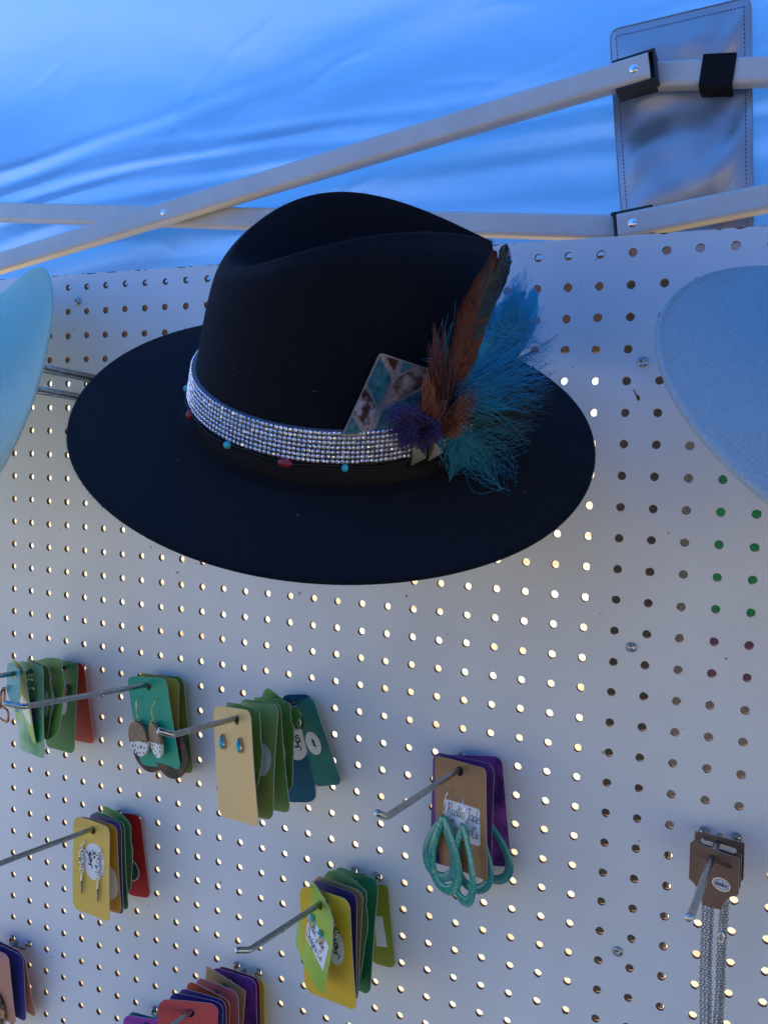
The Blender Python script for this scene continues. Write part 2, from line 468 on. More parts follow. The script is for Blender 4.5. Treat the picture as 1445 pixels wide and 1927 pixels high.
def bar(p0, p1, w, name='truss_bar'):
    p0 = np.array([p0[0], p0[1], w]); p1 = np.array([p1[0], p1[1], w])
    d = p1 - p0; L = np.linalg.norm(d); d /= L
    y = np.array([-d[1], d[0], 0]); z = np.array([0, 0, 1.0])
    b = MB(); b.add(*box((p0 + p1) / 2, d, y, z, L, 0.82, 0.60, 0.13))
    # the rolled ridges of the tube profile
    b.add(*box((p0 + p1) / 2 + y * 0.27 - z * 0.302, d, y, z, L, 0.035, 0.014, 0.004))
    return b.build(name, M_TUBE, tent, False), d, y
s1, s2 = -0.1585, 0.1017
J_UP, J_LO = np.array([25.63, -5.92]), np.array([25.83, -1.09])
X0 = np.array([7.28, -2.93])
Lft = -11.3
bar((Lft, X0[1] + (X0[0] - Lft) * 0.1585), (26.1, -5.92 - 0.1585 * 0.47), 1.0)
bar((Lft, X0[1] - (X0[0] - Lft) * 0.1017), (25.9, -1.09 - 0.01), 1.6)
bar((25.3, -6.03), (60, -6.03 + 34.7 * 0.1), 1.6)
bar((25.35, -1.09 + 0.06), (60, -1.09 - 34.2 * 0.1266), 1.0)
def joint(c, d, flip):
    d = np.array([d[0], d[1], 0.0]); d /= np.linalg.norm(d); y = np.array([-d[1], d[0], 0]); z = np.array([0, 0, 1.0])
    b = MB()
    cc = np.array([c[0], c[1], 1.30]) + d * (0.02 if not flip else -0.02)
    b.add(*box(cc, d, y, z, 1.45, 0.07 + 0.0, 0.95)[:2]) if False else None
    for s in (-1, 1):
        b.add(*box(cc + y * s * 0.455, d, y, z, 1.30, 0.09, 0.95, 0.02))
    b.add(*box(cc + d * (0.63 if not flip else -0.55), d, y, z, 0.08, 0.99, 1.0))
    b.add(*box(cc + z * 0.02, d, y, z, 1.2, 0.82, 0.08))
    b.build('joint_bracket', M_BLKPLASTIC, tent, False)
    b = MB(); b.add(*ball((c[0], c[1], 0.745), 0.17, 16, 8, (1, 1, 0.5))); b.build('rivet', M_CHROME, tent)
joint(J_UP, (1, s1), False)
joint(J_LO, (1, -0.1266), True)
b = MB(); b.add(*ball((X0[0], X0[1], 0.745), 0.16, 16, 8, (1, 1, 0.5))); b.build('rivet', M_CHROME, tent)

# reinforcing patch sewn to the cloth, and the strap that ties it to the bar
def patch():
    nu, nv = 44, 64
    TL, TR, BL, BR = (24.55, -7.90), (28.92, -8.22), (25.5, 0.2), (29.45, 0.2)
    V = []; pts = []
    for i in range(nv):
        t = i / (nv - 1)
        for j in range(nu):
            s = j / (nu - 1)
            # rounded corners at the top
            x, y = s * 4.1, t * 8.6; r = 0.28
            for cx in (r, 4.1 - r):
                if y < r and ((cx == r and x < r) or (cx > r and x > cx)):
                    dd = math.hypot(x - cx, y - r); m = max(abs(x - cx), abs(y - r))
                    if dd > 1e-6: x, y = cx + (x - cx) * m / dd, r + (y - r) * m / dd
            s2_, t2 = x / 4.1, y / 8.6
            u = (TL[0] * (1 - s2_) + TR[0] * s2_) * (1 - t2) + (BL[0] * (1 - s2_) + BR[0] * s2_) * t2 - 0.22 * math.sin(t2 * 3.1) * (1 - s2_) * 0.3
            v = (TL[1] * (1 - s2_) + TR[1] * s2_) * (1 - t2) + (BL[1] * (1 - s2_) + BR[1] * s2_) * t2
            e = min(1, 8 * min(s2_, 1 - s2_, t2))
            puff = 0.95 * e * (0.15 * math.sin(11.5 * t2 + 0.7 * s2_ + 0.2) + 0.03 * math.sin(17 * t2 - 2.2 * s2_) + 0.02 * math.sin(6 * s2_ + 26 * t2) + 0.03 * math.sin(31 * t2 + 12 * s2_ + 2 * math.sin(7 * s2_)) + 0.02 * math.sin(14 * s2_ - 12 * t2))
            pts.append((u, v)); V.append((u, v, float(np.interp(-v, -PATH[:, 0], PATH[:, 1])) - 0.42 - puff))
    o = link('reinforcing_patch', W(V), grid_faces(nv, nu), M_PATCH, tent)
    V = np.array(V).reshape(nv, nu, 3)
    # raised double hem and its stitches
    def edge(k):
        return np.vstack([V[::-1, k][:-1], V[k, k:-k - 1], V[k:, -k - 1]]) if k else np.vstack([V[::-1, 0], V[0, 1:-1], V[:, -1]])
    e0 = edge(0); b = MB(); b.add(*tube(e0 - [0, 0, 0.01], 0.02, 5)); hem = b.build('hem', M_PATCH, tent)
    b = MB()
    rail = np.vstack([V[::-1, 2][:-2], V[2, 2:-3], V[2:, -3]])
    q = np.vstack([rail[i] * (1 - t) + rail[i + 1] * t for i in range(len(rail) - 1) for t in (0, 0.5)])
    for i in range(0, len(q) - 1, 2):
        b.add(*tube([q[i] - [0, 0, 0.02], (q[i] + q[i + 1]) / 2 - [0, 0, 0.03], q[i + 1] - [0, 0, 0.02]], 0.012, 4))
    st = b.build('stitching', M_THREAD, tent); st['kind'] = 'stuff'
patch()
b = MB()
d = np.array([1, 0.1, 0]); d /= np.linalg.norm(d); y = np.array([-d[1], d[0], 0]); z = np.array([0, 0, 1.0])
c = np.array([28.1, -5.76, 1.6])
for s, wd, tilt in ((0, 0.98, 0.0), (1, 0.9, 0.06)):
    prof = [(-0.47, 0.34), (-0.47, -0.31), (0.47, -0.31), (0.47, 0.34)] if not s else [(-0.40, -0.34), (0.49, -0.345), (0.50, 0.5)]
    P0 = [c - d * wd / 2 + y * a_ + z * b_ for a_, b_ in prof]; P1 = [c + d * (wd / 2) + d * tilt + y * a_ + z * b_ for a_, b_ in prof]
    n = len(P0)
    inn = 0.05
    b.add(P0 + P1, [(j, j + 1, n + j + 1, n + j) for j in range(n - 1)] + ([(n - 1, 0, n, 2 * n - 1)] if not s else []))
o = b.build('strap', M_STRAP, tent, False)
sm = o.modifiers.new('thickness', 'SOLIDIFY'); sm.thickness = 0.0015; sm.offset = 0
CARDS={
 '3_tan':dict(hook='3',pos=[3.544, 0.453, -0.019, -0.168],size=[2.439, 3.827, -0.171, 0.339]),
 '4_brown':dict(hook='4',pos=[1.25, 0.345, 0.006, -0.053],size=[2.169, 3.701, 0.05, 0.28]),
 '5_yellow':dict(hook='5',pos=[1.771, 0.12, -0.017, -0.008],size=[2.092, 3.889, -0.018, 0.316]),
 '6_yellow':dict(hook='6',pos=[2.619, 0.251, -0.009, -0.105],size=[2.311, 3.739, 0.038, 0.314]),
 '2_teal':dict(hook='2',pos=[1.035, 0.154, 0.087, -0.127],size=[2.263, 3.693, -0.017, 0.305]),
 '7_red':dict(hook='7',pos=[3.288, -0.369, 0.003, 0.033],size=[2.176, 3.6, -0.054, 0.394]),
 '3_dkgreen_torn':dict(hook='3',pos=[3.202, 0.402, 0.0, -0.092],size=[2.093, 3.3, -0.006, 0.366],poly=[[-1.05, -0.34], [-0.91, -0.37], [-0.15, -0.42], [0.62, -0.38], [0.97, -0.27], [0.94, -0.1], [1.0, 0.01], [0.95, 0.13], [1.01, 0.23], [0.97, 0.38], [1.06, 1.0], [0.97, 1.42], [0.74, 2.21], [0.04, 2.92], [-1.01, 3.15], [-1.7, 2.83], [-1.75, 2.4], [-1.46, 1.09]]),
 '3_ltgreen':dict(hook='3',pos=[2.424, 0.374, -0.208, -0.166],size=[2.205, 3.833, 0.016, 0.363]),
 '3_green2':dict(hook='3',pos=[2.248, 0.321, -0.009, -0.151],size=[2.201, 3.825, 0.003, 0.402]),
 '3_torn2':dict(hook='3',pos=[1.584, 0.381, -0.063, -0.1],size=[2.186, 2.86, -0.0, 0.326],poly=[[-1.06, -0.29], [-0.55, -0.37], [0.46, -0.4], [1.03, -0.33], [1.1, -0.18], [1.05, -0.02], [1.12, 0.1], [1.11, 0.28], [1.27, 0.52], [1.27, 0.94], [1.15, 2.48], [0.97, 2.75], [0.53, 2.98], [-0.39, 2.38], [-0.89, 0.87]]),
 '3_torn3':dict(hook='3',pos=[1.093, 0.309, -0.0, 0.226],size=[2.045, 2.8, 0.053, 0.289],poly=[[-0.97, -0.16], [-0.83, -0.37], [-0.62, -0.43], [1.08, -0.28], [1.1, -0.1], [1.03, 0.07], [1.06, 0.27], [0.93, 0.38], [0.92, 1.36], [0.1, 1.55], [-0.97, -0.0]]),
 '3_navy':dict(hook='3',pos=[0.24, -0.36, 0.007, -0.058],size=[1.154, 4.149, 0.152, 0.342]),
 '3_tealgreen':dict(hook='3',pos=[0.181, 0.255, 0.155, -0.331],size=[1.535, 3.354, 0.361, 0.101]),
 '4_purple':dict(hook='4',pos=[1.004, 0.12, -0.019, -0.016],size=[2.254, 3.815, 0.043, 0.345]),
 '4_marbled':dict(hook='4',pos=[0.242, 0.001, -0.026, -0.137],size=[2.127, 3.734, 0.056, 0.222]),
 '5_gold':dict(hook='5',pos=[1.531, 0.056, 0.044, -0.015],size=[2.117, 3.765, 0.033, 0.289]),
 '5_indigo':dict(hook='5',pos=[1.099, 0.22, -0.017, -0.053],size=[2.088, 3.75, 0.029, 0.281]),
 '5_green':dict(hook='5',pos=[0.925, 0.242, 0.024, -0.035],size=[2.124, 3.678, 0.042, 0.288]),
 '5_torn':dict(hook='5',pos=[0.533, 0.307, 0.041, 0.051],size=[2.131, 2.851, 0.055, 0.271],poly=[[-0.99, -0.27], [-0.68, -0.35], [0.35, -0.42], [1.02, -0.28], [1.15, -0.13], [1.12, 0.12], [1.17, 0.25], [1.13, 0.46], [1.28, 0.75], [1.27, 1.24], [1.13, 2.43], [0.88, 2.89], [0.37, 3.0], [-0.33, 2.39], [-0.77, 1.04]]),
 '5_red':dict(hook='5',pos=[0.11, -0.01, 0.065, -0.098],size=[1.205, 3.623, 0.297, 0.191]),
 '6_indigo':dict(hook='6',pos=[2.019, 0.275, -0.07, -0.078],size=[2.118, 3.507, 0.008, 0.293]),
 '6_tan':dict(hook='6',pos=[1.795, 0.231, -0.121, -0.051],size=[2.209, 3.706, 0.035, 0.338]),
 '6_green_torn':dict(hook='6',pos=[1.389, 0.338, -0.002, -0.063],size=[2.183, 3.2, 0.076, 0.243],poly=[[-1.01, -0.17], [-0.77, -0.4], [-0.46, -0.53], [0.42, -0.47], [0.98, -0.3], [1.16, -0.22], [1.13, -0.01], [1.18, 0.07], [1.1, 0.18], [1.13, 0.31], [1.2, 0.73], [1.17, 1.1], [0.73, 2.96], [0.34, 3.29], [-0.3, 2.61], [-0.8, 0.91]]),
 '6_dkgreen':dict(hook='6',pos=[0.637, 0.344, -0.201, -0.104],size=[2.186, 3.823, 0.062, 0.303]),
 '6_olive':dict(hook='6',pos=[0.111, 0.107, 0.08, -0.084],size=[1.043, 3.485, 0.539, 0.137]),
 '2_gold':dict(hook='2',pos=[0.486, 0.114, -0.028, -0.017],size=[2.231, 3.682, 0.047, 0.294]),
 '2_green':dict(hook='2',pos=[0.113, 0.165, 0.04, -0.112],size=[1.87, 3.907, 0.169, 0.25]),
 '1_red':dict(hook='1',pos=[0.135, 0.22, 0.079, -0.11],size=[1.55, 3.468, 0.346, 0.188]),
 '1_dkgreen':dict(hook='1',pos=[0.416, 0.249, -0.105, -0.075],size=[2.087, 3.74, 0.02, 0.268]),
 '1_torn5':dict(hook='1',pos=[1.198, 0.327, -0.235, -0.161],size=[2.111, 3.174, 0.019, 0.383],poly=[[-1.09, -0.33], [-0.26, -0.45], [0.58, -0.45], [1.01, -0.38], [1.13, -0.19], [1.11, -0.01], [1.22, 0.1], [1.46, 0.39], [1.57, 0.7], [1.61, 1.14], [1.63, 2.2], [1.43, 2.49], [0.71, 2.82], [0.15, 2.53], [-0.59, 1.09]]),
 '1_torn4':dict(hook='1',pos=[1.719, 0.338, -0.042, -0.005],size=[2.098, 2.998, 0.014, 0.302],poly=[[-0.97, -0.31], [-0.36, -0.34], [0.49, -0.28], [1.01, -0.27], [1.04, -0.09], [1.13, 0.02], [1.18, 0.27], [1.45, 0.72], [1.44, 1.02], [1.31, 1.64], [1.03, 2.61], [-0.01, 2.7], [-0.66, 1.46], [-0.84, 0.27]]),
 '1_wc':dict(hook='1',pos=[2.045, 0.345, -0.035, -0.077],size=[2.219, 3.699, 0.004, 0.326]),
 '1_ltgreen':dict(hook='1',pos=[2.584, 0.498, 0.153, 0.234],size=[2.171, 2.946, 0.015, 0.352],poly=[[-0.95, -0.19], [-0.0, -0.44], [0.72, -0.35], [0.84, 0.26], [1.05, 1.02], [1.13, 1.79], [1.27, 2.6], [0.77, 2.86], [-0.65, 3.13], [-1.19, 2.93], [-1.42, 2.47], [-1.29, 1.34]]),
 '1_blue':dict(hook='1',pos=[2.873, 0.45, -0.037, -0.042],size=[1.461, 1.851, -0.022, 0.361],poly=[[-0.84, -0.2], [-0.62, -0.35], [-0.26, -0.37], [0.64, -0.25], [0.72, 0.2], [0.68, 1.43], [0.4, 1.45], [-0.3, 1.21], [-0.87, 0.78]]),
 '7_indigo':dict(hook='7',pos=[2.908, -0.174, -0.0, 0.019],size=[2.112, 3.75, -0.003, 0.355]),
 '7_purple':dict(hook='7',pos=[2.592, 0.006, 0.001, -0.044],size=[2.085, 3.75, 0.019, 0.325]),
 '7_orange':dict(hook='7',pos=[2.274, 0.111, -0.0, 0.05],size=[2.11, 3.75, 0.032, 0.321]),
 '7_coral':dict(hook='7',pos=[1.763, 0.129, 0.0, -0.062],size=[2.079, 3.75, 0.038, 0.301]),
 '7_tan':dict(hook='7',pos=[1.278, 0.207, -0.001, 0.085],size=[2.121, 3.75, 0.036, 0.323]),
 '7_marbled':dict(hook='7',pos=[0.795, 0.04, 0.001, -0.04],size=[2.084, 3.75, 0.064, 0.276]),
 '7_crimson':dict(hook='7',pos=[0.544, 0.098, 0.0, -0.065],size=[2.075, 3.75, 0.099, 0.229]),
 '7_yellow':dict(hook='7',pos=[0.378, 0.089, 0.0, -0.051],size=[2.07, 3.75, 0.198, 0.116]),
 '9_magenta':dict(hook='9',pos=[0.885, -0.221, 0.002, -0.008],size=[2.102, 3.75, 0.057, 0.294]),
 '9_teal':dict(hook='9',pos=[0.722, -0.075, 0.001, -0.002],size=[2.097, 3.75, 0.066, 0.283]),
 '8_pink':dict(hook='8',pos=[1.337, 0.006, 0.169, 0.064],size=[2.098, 3.681, -0.005, 0.356]),
 '8_indigo':dict(hook='8',pos=[0.882, 0.022, 0.105, 0.067],size=[2.632, 3.315, 0.096, 0.255]),
 '8_crimson':dict(hook='8',pos=[0.747, 0.057, 0.076, 0.035],size=[2.39, 3.192, 0.052, 0.29]),
 '8_coral':dict(hook='8',pos=[0.626, 0.16, 0.181, 0.028],size=[2.663, 3.257, 0.112, 0.209]),
 '10_neck1':dict(hook='10',pos=[2.045, 0.367, -0.008, -0.021],size=[1.461, 1.127, 0.065, 0.308],poly=[[-0.66, -0.25], [-0.6, -0.3], [0.79, -0.26], [0.79, -0.19], [0.81, 0.76], [0.75, 0.84], [0.6, 0.91], [0.49, 1.03], [0.38, 1.22], [0.33, 1.4], [-0.21, 1.44], [-0.25, 1.34], [-0.35, 1.06], [-0.52, 0.9], [-0.66, 0.82]]),
 '6_diamond':dict(hook='6',pos=[2.884, 0.643, -0.077, 0.247],size=[2.2, 3.4, 0.0, 0.35],poly=[[-0.87, -0.25], [-0.27, -0.32], [0.44, -0.34], [1.0, -0.19], [1.07, 0.06], [1.16, 0.28], [1.28, 0.48], [1.48, 2.15], [1.38, 2.38], [1.13, 2.54], [0.6, 2.61], [-0.09, 2.64], [-0.8, 2.57], [-1.03, 2.49], [-1.14, 1.93], [-1.07, 0.74], [-0.88, 0.31]]),
 '10_neck2':dict(hook='10',pos=[1.1, 0.36, -0.01, -0.02],size=[1.46, 1.13, 0.07, 0.31],poly=[[-0.7, 0.01], [-0.64, -0.04], [0.75, -0.04], [0.77, 0.01], [0.78, 0.93], [0.73, 1.04], [0.57, 1.15], [0.45, 1.4], [-0.12, 1.43], [-0.31, 1.14], [-0.68, 1.0]]),
 '10_neck3':dict(hook='10',pos=[0.75, 0.36, -0.01, -0.02],size=[1.46, 1.13, 0.07, 0.31],poly=[[-0.7, -0.06], [-0.67, -0.18], [0.79, -0.28], [0.82, -0.25], [0.83, 0.8], [0.76, 0.91], [0.56, 1.02], [0.45, 1.27], [-0.14, 1.3], [-0.31, 1.0], [-0.68, 0.86]])}

# ------------------------------------------------------------------ hats
class Frame:          # a hat's own axes: x to its front, y to its side, z up its crown (board inches)
    def __init__(s, c, z, xref=(1, 0, 0), phi=0.0):
        s.c = np.array(c, float); z = np.array(z, float); z /= np.linalg.norm(z)
        x0 = np.array(xref, float); x0 -= z * (x0 @ z); x0 /= np.linalg.norm(x0); y0 = np.cross(z, x0)
        s.x = x0 * math.cos(phi) + y0 * math.sin(phi); s.z = z; s.y = np.cross(z, s.x)
    def g(s, L):
        L = np.atleast_2d(np.asarray(L, float))
        return s.c + L[:, :1] * s.x + L[:, 1:2] * s.y + L[:, 2:3] * s.z
    def plane(s, px, py, p0, n):      # where the line of sight through a photo pixel meets a plane given in hat axes
        d = CAM_R.T @ np.array([(px - 722.5) / 1660.0, (py - 963.5) / 1660.0, 1.0])
        P0 = s.g([p0])[0]; N = n[0] * s.x + n[1] * s.y + n[2] * s.z
        return CAM_C + d * (((P0 - CAM_C) @ N) / (d @ N))

NT = 144
TH = np.arange(NT) * 2 * np.pi / NT

def crown_sec(cr, th, t):             # side wall of the crown at angle th, t 0..1 from brim to crest
    th = np.asarray(th, float); t = np.asarray(t, float)
    gi = np.interp(t, [0, .15, .3, .42, .55, .66, .77, .86, .93, .97, 1.0], [0, .09, .19, .27, .355, .44, .54, .635, .735, .85, 1.0])
    P = crest(cr, th); B = np.stack([cr['bx'] * np.cos(th) + 0 * t, cr['by'] * np.sin(th) + 0 * t, 0 * t], -1)
    out = B + (P - B) * gi[..., None]
    out[..., 2] = P[..., 2] * t
    return out
def crest(cr, th):
    pin = 1 - cr['pinch'] * (0.5 + 0.5 * np.cos(th)) ** 2
    return np.stack([cr['ox'] + np.where(np.cos(th) > 0, cr['ax'], cr.get('axb', cr['ax'])) * np.cos(th), cr['ay'] * np.sin(th) * pin, cr['h'][0] + cr['h'][1] * np.cos(th) + cr['h'][2] * np.cos(2 * th) + .05 * np.cos(3 * th)], -1)

def crown_mesh(cr):
    prof = []
    for th in TH:
        ts = [0.02, .1, .2, .3, .4, .5, .6, .7, .78, .85, .91, .955, .985]
        side = [crown_sec(cr, np.array([th]), np.array([t]))[0] for t in ts]
        P = crest(cr, np.array([th]))[0]
        O = np.array([cr['ox'] - 0.3, 0, 0])
        inn = []
        for r, dz in ((0.995, 0.03), (.95, 0.0), (.88, -.13), (.78, -.36), (.64, -.68), (.48, -.98), (.30, -1.17), (.12, -1.25), (0.0, -1.27)):
            k_ = min(1, max(0, (math.cos(th) + .95) / 1.1)); dn = .22 + .78 * k_ * k_ * (3 - 2 * k_); dn = dn * r + (1 - r)
            q = O + (P - O) * np.array([r, r, 1]); q[2] = (P[2] * min(1, r * 1.2 + .1) + cr['h'][0] * max(0, .9 - r * 1.2)) + dz * cr['dent'] * dn
            inn.append(q)
        prof.append(catmull(np.array(side + inn), 3))
    prof = np.array(prof)             # NT x K x 3
    K = prof.shape[1]
    V = prof.transpose(1, 0, 2).reshape(-1, 3)
    return V, grid_faces(K, NT, True)

def brim_mesh(cr, br, th_=0.11):
    a, b, ph, curl = br['a'], br['b'], br['ph'], br['curl']
    al = TH - ph
    E = np.stack([a * np.cos(al) * math.cos(ph) - b * np.sin(al) * math.sin(ph), a * np.cos(al) * math.sin(ph) + b * np.sin(al) * math.cos(ph)], 1)
    ez = curl * np.cos(2 * al + br.get('cph', 0))
    B = np.stack([cr['bx'] * np.cos(TH), cr['by'] * np.sin(TH)], 1)
    wob = 0.03 * np.sin(3 * TH + 1) + 0.02 * np.sin(5 * TH + 2.2)
    rings = []
    def ring(xy, z): rings.append(np.c_[xy, np.broadcast_to(z, (NT,))])
    for s, z in ((0.99, .32), (1.005, .2), (1.03, .1), (1.07, .045)): ring(B * s, z)
    lam = [.06, .14, .24, .36, .48, .6, .72, .82, .90, .955, .985]
    B2 = B * 1.07
    lam = [q for q in lam if (1 - q) * 2.8 > th_ / 2 + .015]
    for q in lam: ring(B2 + (E - B2) * q, ez * q ** 2.2 + wob * q + 0.045 * (1 - q) ** 3)
    nrm = E / np.linalg.norm(E, axis=1)[:, None]
    zt = ez + wob
    for k in range(7):
        t = math.pi * (k / 6) - math.pi / 2
        ring(E + nrm * th_ * 0.5 * math.cos(t) - nrm * th_ * .5, zt - th_ / 2 - math.sin(t) * th_ / 2)
    for q in reversed([.3, .6, .9]): ring(B2 + (E - B2) * q, ez * q ** 2.2 + wob * q - th_)
    ring(B * 1.0, -th_)
    return np.vstack(rings), grid_faces(len(rings), NT, True)

def hat(label, fr, cr, br, felt, group='felt hats hung on the pegboard', th_=0.11):
    h = thing('fedora_hat', fr.c, label, 'hat', group)
    V, F = crown_mesh(cr); link('crown', W(fr.g(V)), F, felt, h)
    V, F = brim_mesh(cr, br, th_); link('brim', W(fr.g(V)), F, felt, h)
    return h

FR = Frame((19.1335, 5.5638, -6.4574), (0.27835, -0.83057, -0.48237), (1, 0, 0), 0.573)
CR = dict(bx=4.13, by=3.50, ax=3.35, axb=3.26, ay=2.01, pinch=0.97, ox=0.34, h=(5.3, .24, -.48), dent=1.0)
xf = np.array([0.8265, -0.0487, 0.5608]); dlt = math.atan2(xf @ FR.y, xf @ FR.x)
BR = dict(a=7.278, b=6.841, ph=dlt, curl=0.063)
HAT = hat('black felt fedora with a rhinestone band and blue and rust feathers, centre of the pegboard', FR, CR, BR, M_BLACKFELT)

def surf(th, z, off):                 # point on the crown wall at angle th (deg), height z, standing off by off
    th = np.radians(np.asarray(th, float)); z = np.asarray(z, float) + 0 * th
    H = crest(CR, th)[..., 2]
    P = crown_sec(CR, th, z / H)
    n = np.stack([np.cos(th) * CR['by'], np.sin(th) * CR['bx'], 0 * th], -1); n /= np.linalg.norm(n, axis=-1)[..., None]
    return P + n * np.asarray(off)[..., None] if np.ndim(off) else P + n * off

def band(th0, th1, z0, z1, off, n=160, thick=0.03):
    t = np.linspace(th0, th1, n)
    rows = [surf(t, z0, 0.01), surf(t, z0, off), surf(t, z0 + .04, off + thick), surf(t, (z0 + z1) / 2, off + thick), surf(t, z1 - .04, off + thick), surf(t, z1, off), surf(t, z1, 0.01)]
    return np.vstack(rows), grid_faces(len(rows), n)
V, F = band(0, 360, .06, .86, .035, 200); rb = link('ribbon', W(FR.g(V)), F, M_RIBBON, HAT)
# ribs of the grosgrain
b = MB()
for t in np.arange(150, 330, 0.62):
    b.add(FR.g(surf([t, t], np.array([.10, .82]), .072).tolist() + surf([t + .25, t + .25], np.array([.82, .10]), .072).tolist()), [(0, 1, 2, 3)])
g = b.build('ribbon_rib', M_RIBBON, rb, False); g['kind'] = 'stuff'

M_MESH = mat('grey_band_mesh', (0.10, 0.10, 0.12), 0.5, metal=0.6)
V, F = band(60, 287.5, .80, 1.64, .07, 220); rs = link('rhinestone_band', W(FR.g(V)), F, M_MESH, HAT)
V2, F2 = band(301.5, 400, .80, 1.64, .07, 90); rs2 = link('rhinestone_band', W(FR.g(V2)), F2, M_MESH, HAT)
def stones(t0, t1, parent):
    tt = np.linspace(t0, t1, 4000); P = surf(tt, 1.2, .1)
    s = np.r_[0, np.cumsum(np.linalg.norm(np.diff(P, axis=0), axis=1))]
    b = MB(); n = 8; an = np.arange(n) * 2 * np.pi / n
    for d in np.arange(0.04, s[-1], 0.121):
        th = np.interp(d, s, tt)
        for k in range(7):
            z = .865 + k * .119 + rng.normal(0, .003)
            c = surf([th], z, .105)[0]; up = surf([th], z + .05, .105)[0] - c; up /= np.linalg.norm(up)
            nn = surf([th], z, .2)[0] - c; nn /= np.linalg.norm(nn)
            nn = nn + rng.normal(0, .10, 3); nn /= np.linalg.norm(nn); up = up - nn * (nn @ up); up /= np.linalg.norm(up); sd = np.cross(nn, up)
            ring = lambda r, h: c + nn * h + r * (np.cos(an)[:, None] * sd + np.sin(an)[:, None] * up)
            V = np.vstack([ring(.052, 0), ring(.056, .014), ring(.030, .040)])
            F = grid_faces(3, n, True) + [tuple(2 * n + j for j in range(n))]
            b.add(FR.g(V), F, 0 if rng.random() < .8 else 1)
    o = b.build('rhinestones', [M_STONE, M_STONE2], parent, False); o['kind'] = 'stuff'
M_STONE = mat('clear_rhinestone', (0.95, 0.95, 0.98), 0.16, metal=0.6)
M_STONE2 = mat('iridescent_rhinestone', (0.92, 0.86, 0.97), 0.10, metal=0.75)
stones(150, 287, rs); stones(302, 322, rs2)

bs = []
b = MB()
tt = np.arange(150, 289, 0.9)
for t in tt:
    p = surf([t], .735 + .03 * math.sin(t * .2), .13)[0]
    b.add(*ball(FR.g([p])[0], .042, 6, 4))
string = b.build('bead_string', M_BLKBEAD, HAT); string['kind'] = 'stuff'
for t, m, r, sq in ((171, M_TURQ, .10, 1), (193, M_REDBEAD, .12, 1), (220, M_TURQ, .105, 1), (243.5, M_REDBEAD, .115, 1.7), (264, M_TURQ, .105, .85)):
    p = FR.g(surf([t], .73, .16))[0]; q = FR.g(surf([t + 1], .73, .16))[0] - p; q /= np.linalg.norm(q)
    w_ = np.cross(q, FR.z); w_ /= np.linalg.norm(w_)
    b = MB(); b.add(*ball(p, r, 14, 9, (1, 1, sq), np.stack([w_, FR.z, q], 1))); b.build('bead', m, HAT)

# leather keeper with two pyramid studs
V, F = band(287, 303, .50, 1.62, .10, 24); link('keeper_strap', W(FR.g(V)), F, M_RIBBON, HAT)
M_GUN = mat('antique_bronze', (0.30, 0.27, 0.21), 0.24, (0.46, 0.41, 0.32), 900, metal=.95)
for t in (290.9, 297.9):
    dt = 3.05
    q = [surf([t + a_], z_, .15)[0] for a_, z_ in ((-dt, .60), (dt, .60), (dt, 1.26), (-dt, 1.26))]
    ap = surf([t], .93, .46)[0]; q2 = [surf([t + a_], z_, .10)[0] for a_, z_ in ((-dt, .60), (dt, .60), (dt, 1.26), (-dt, 1.26))]
    b = MB(); b.add(FR.g(q + [ap] + q2), [(0, 1, 4), (1, 2, 4), (2, 3, 4), (3, 0, 4), (5, 6, 1, 0), (6, 7, 2, 1), (7, 8, 3, 2), (8, 5, 0, 3)])
    b.build('pyramid_stud', M_GUN, HAT, False)

# the patterned tag tucked behind the band
TAGN = (math.cos(math.radians(283)) * .80, math.sin(math.radians(283)), .16)
TAGP = surf([283], 2.3, .12)[0]
def tagpt(px, py, lift=0.0):
    n = np.array(TAGN) / np.linalg.norm(TAGN)
    return FR.plane(px, py, TAGP + n * lift, n)
def zt(x, y): return (620 + x / 2.8333, 440 + y / 2.8333)
def plate(pts, lift, thick, name, m, parent=HAT, label=None):
    A = [tagpt(*zt(*p), lift) for p in pts]; B = [tagpt(*zt(*p), lift - thick) for p in pts]; n = len(A)
    b = MB(); b.add(A + B, [tuple(range(n)), tuple(range(n, 2 * n))[::-1]] + [(j, n + j, n + (j + 1) % n, (j + 1) % n) for j in range(n)])
    return b.build(name, m, parent, False, label)
def glossy(name, c1, c2, sc, lo=.4, hi=.6): return mat(name, c1, .28, c2, sc, spec=.6, coat=.3, lo=lo, hi=hi)
mt = glossy('tag_teal', (.012, .10, .15), (.09, .30, .36), 170, .35, .7); mh = glossy('tag_hide', (.09, .025, .016), (.62, .56, .58), 130, .44, .58)
mb = glossy('tag_brown', (.05, .016, .012), (.14, .05, .035), 220); mp = glossy('tag_hide_pale', (.11, .06, .045), (.60, .50, .44), 110, .38, .62)
mg = mat('silver_glitter', (.30, .28, .32), .3, (.66, .62, .68), 900, metal=.5)
outline = [(68, 1068), (258, 652), (268, 640), (284, 638), (525, 716), (530, 725), (420, 1080), (60, 1080)]
tg = plate(outline, 0.0, .05, 'patterned_tag', mg)
for nm, pts, m in (('teal_patch', [(270, 655), (328, 768), (325, 790), (262, 922), (200, 800)], mt), ('brown_patch', [(302, 655), (368, 674), (345, 735)], mb),
                   ('teal_patch', [(392, 682), (448, 702), (372, 745)], mt), ('pale_hide_patch', [(352, 772), (470, 712), (522, 728), (495, 812), (300, 910)], mp),
                   ('hide_patch', [(192, 818), (250, 935), (205, 1048), (136, 962), (130, 945)], mh), ('teal_patch', [(120, 975), (180, 1066), (76, 1066)], mt),
                   ('teal_patch', [(495, 830), (440, 1060), (230, 1072), (285, 940)], mt)):
    plate(pts, .014, .012, nm, m, tg)

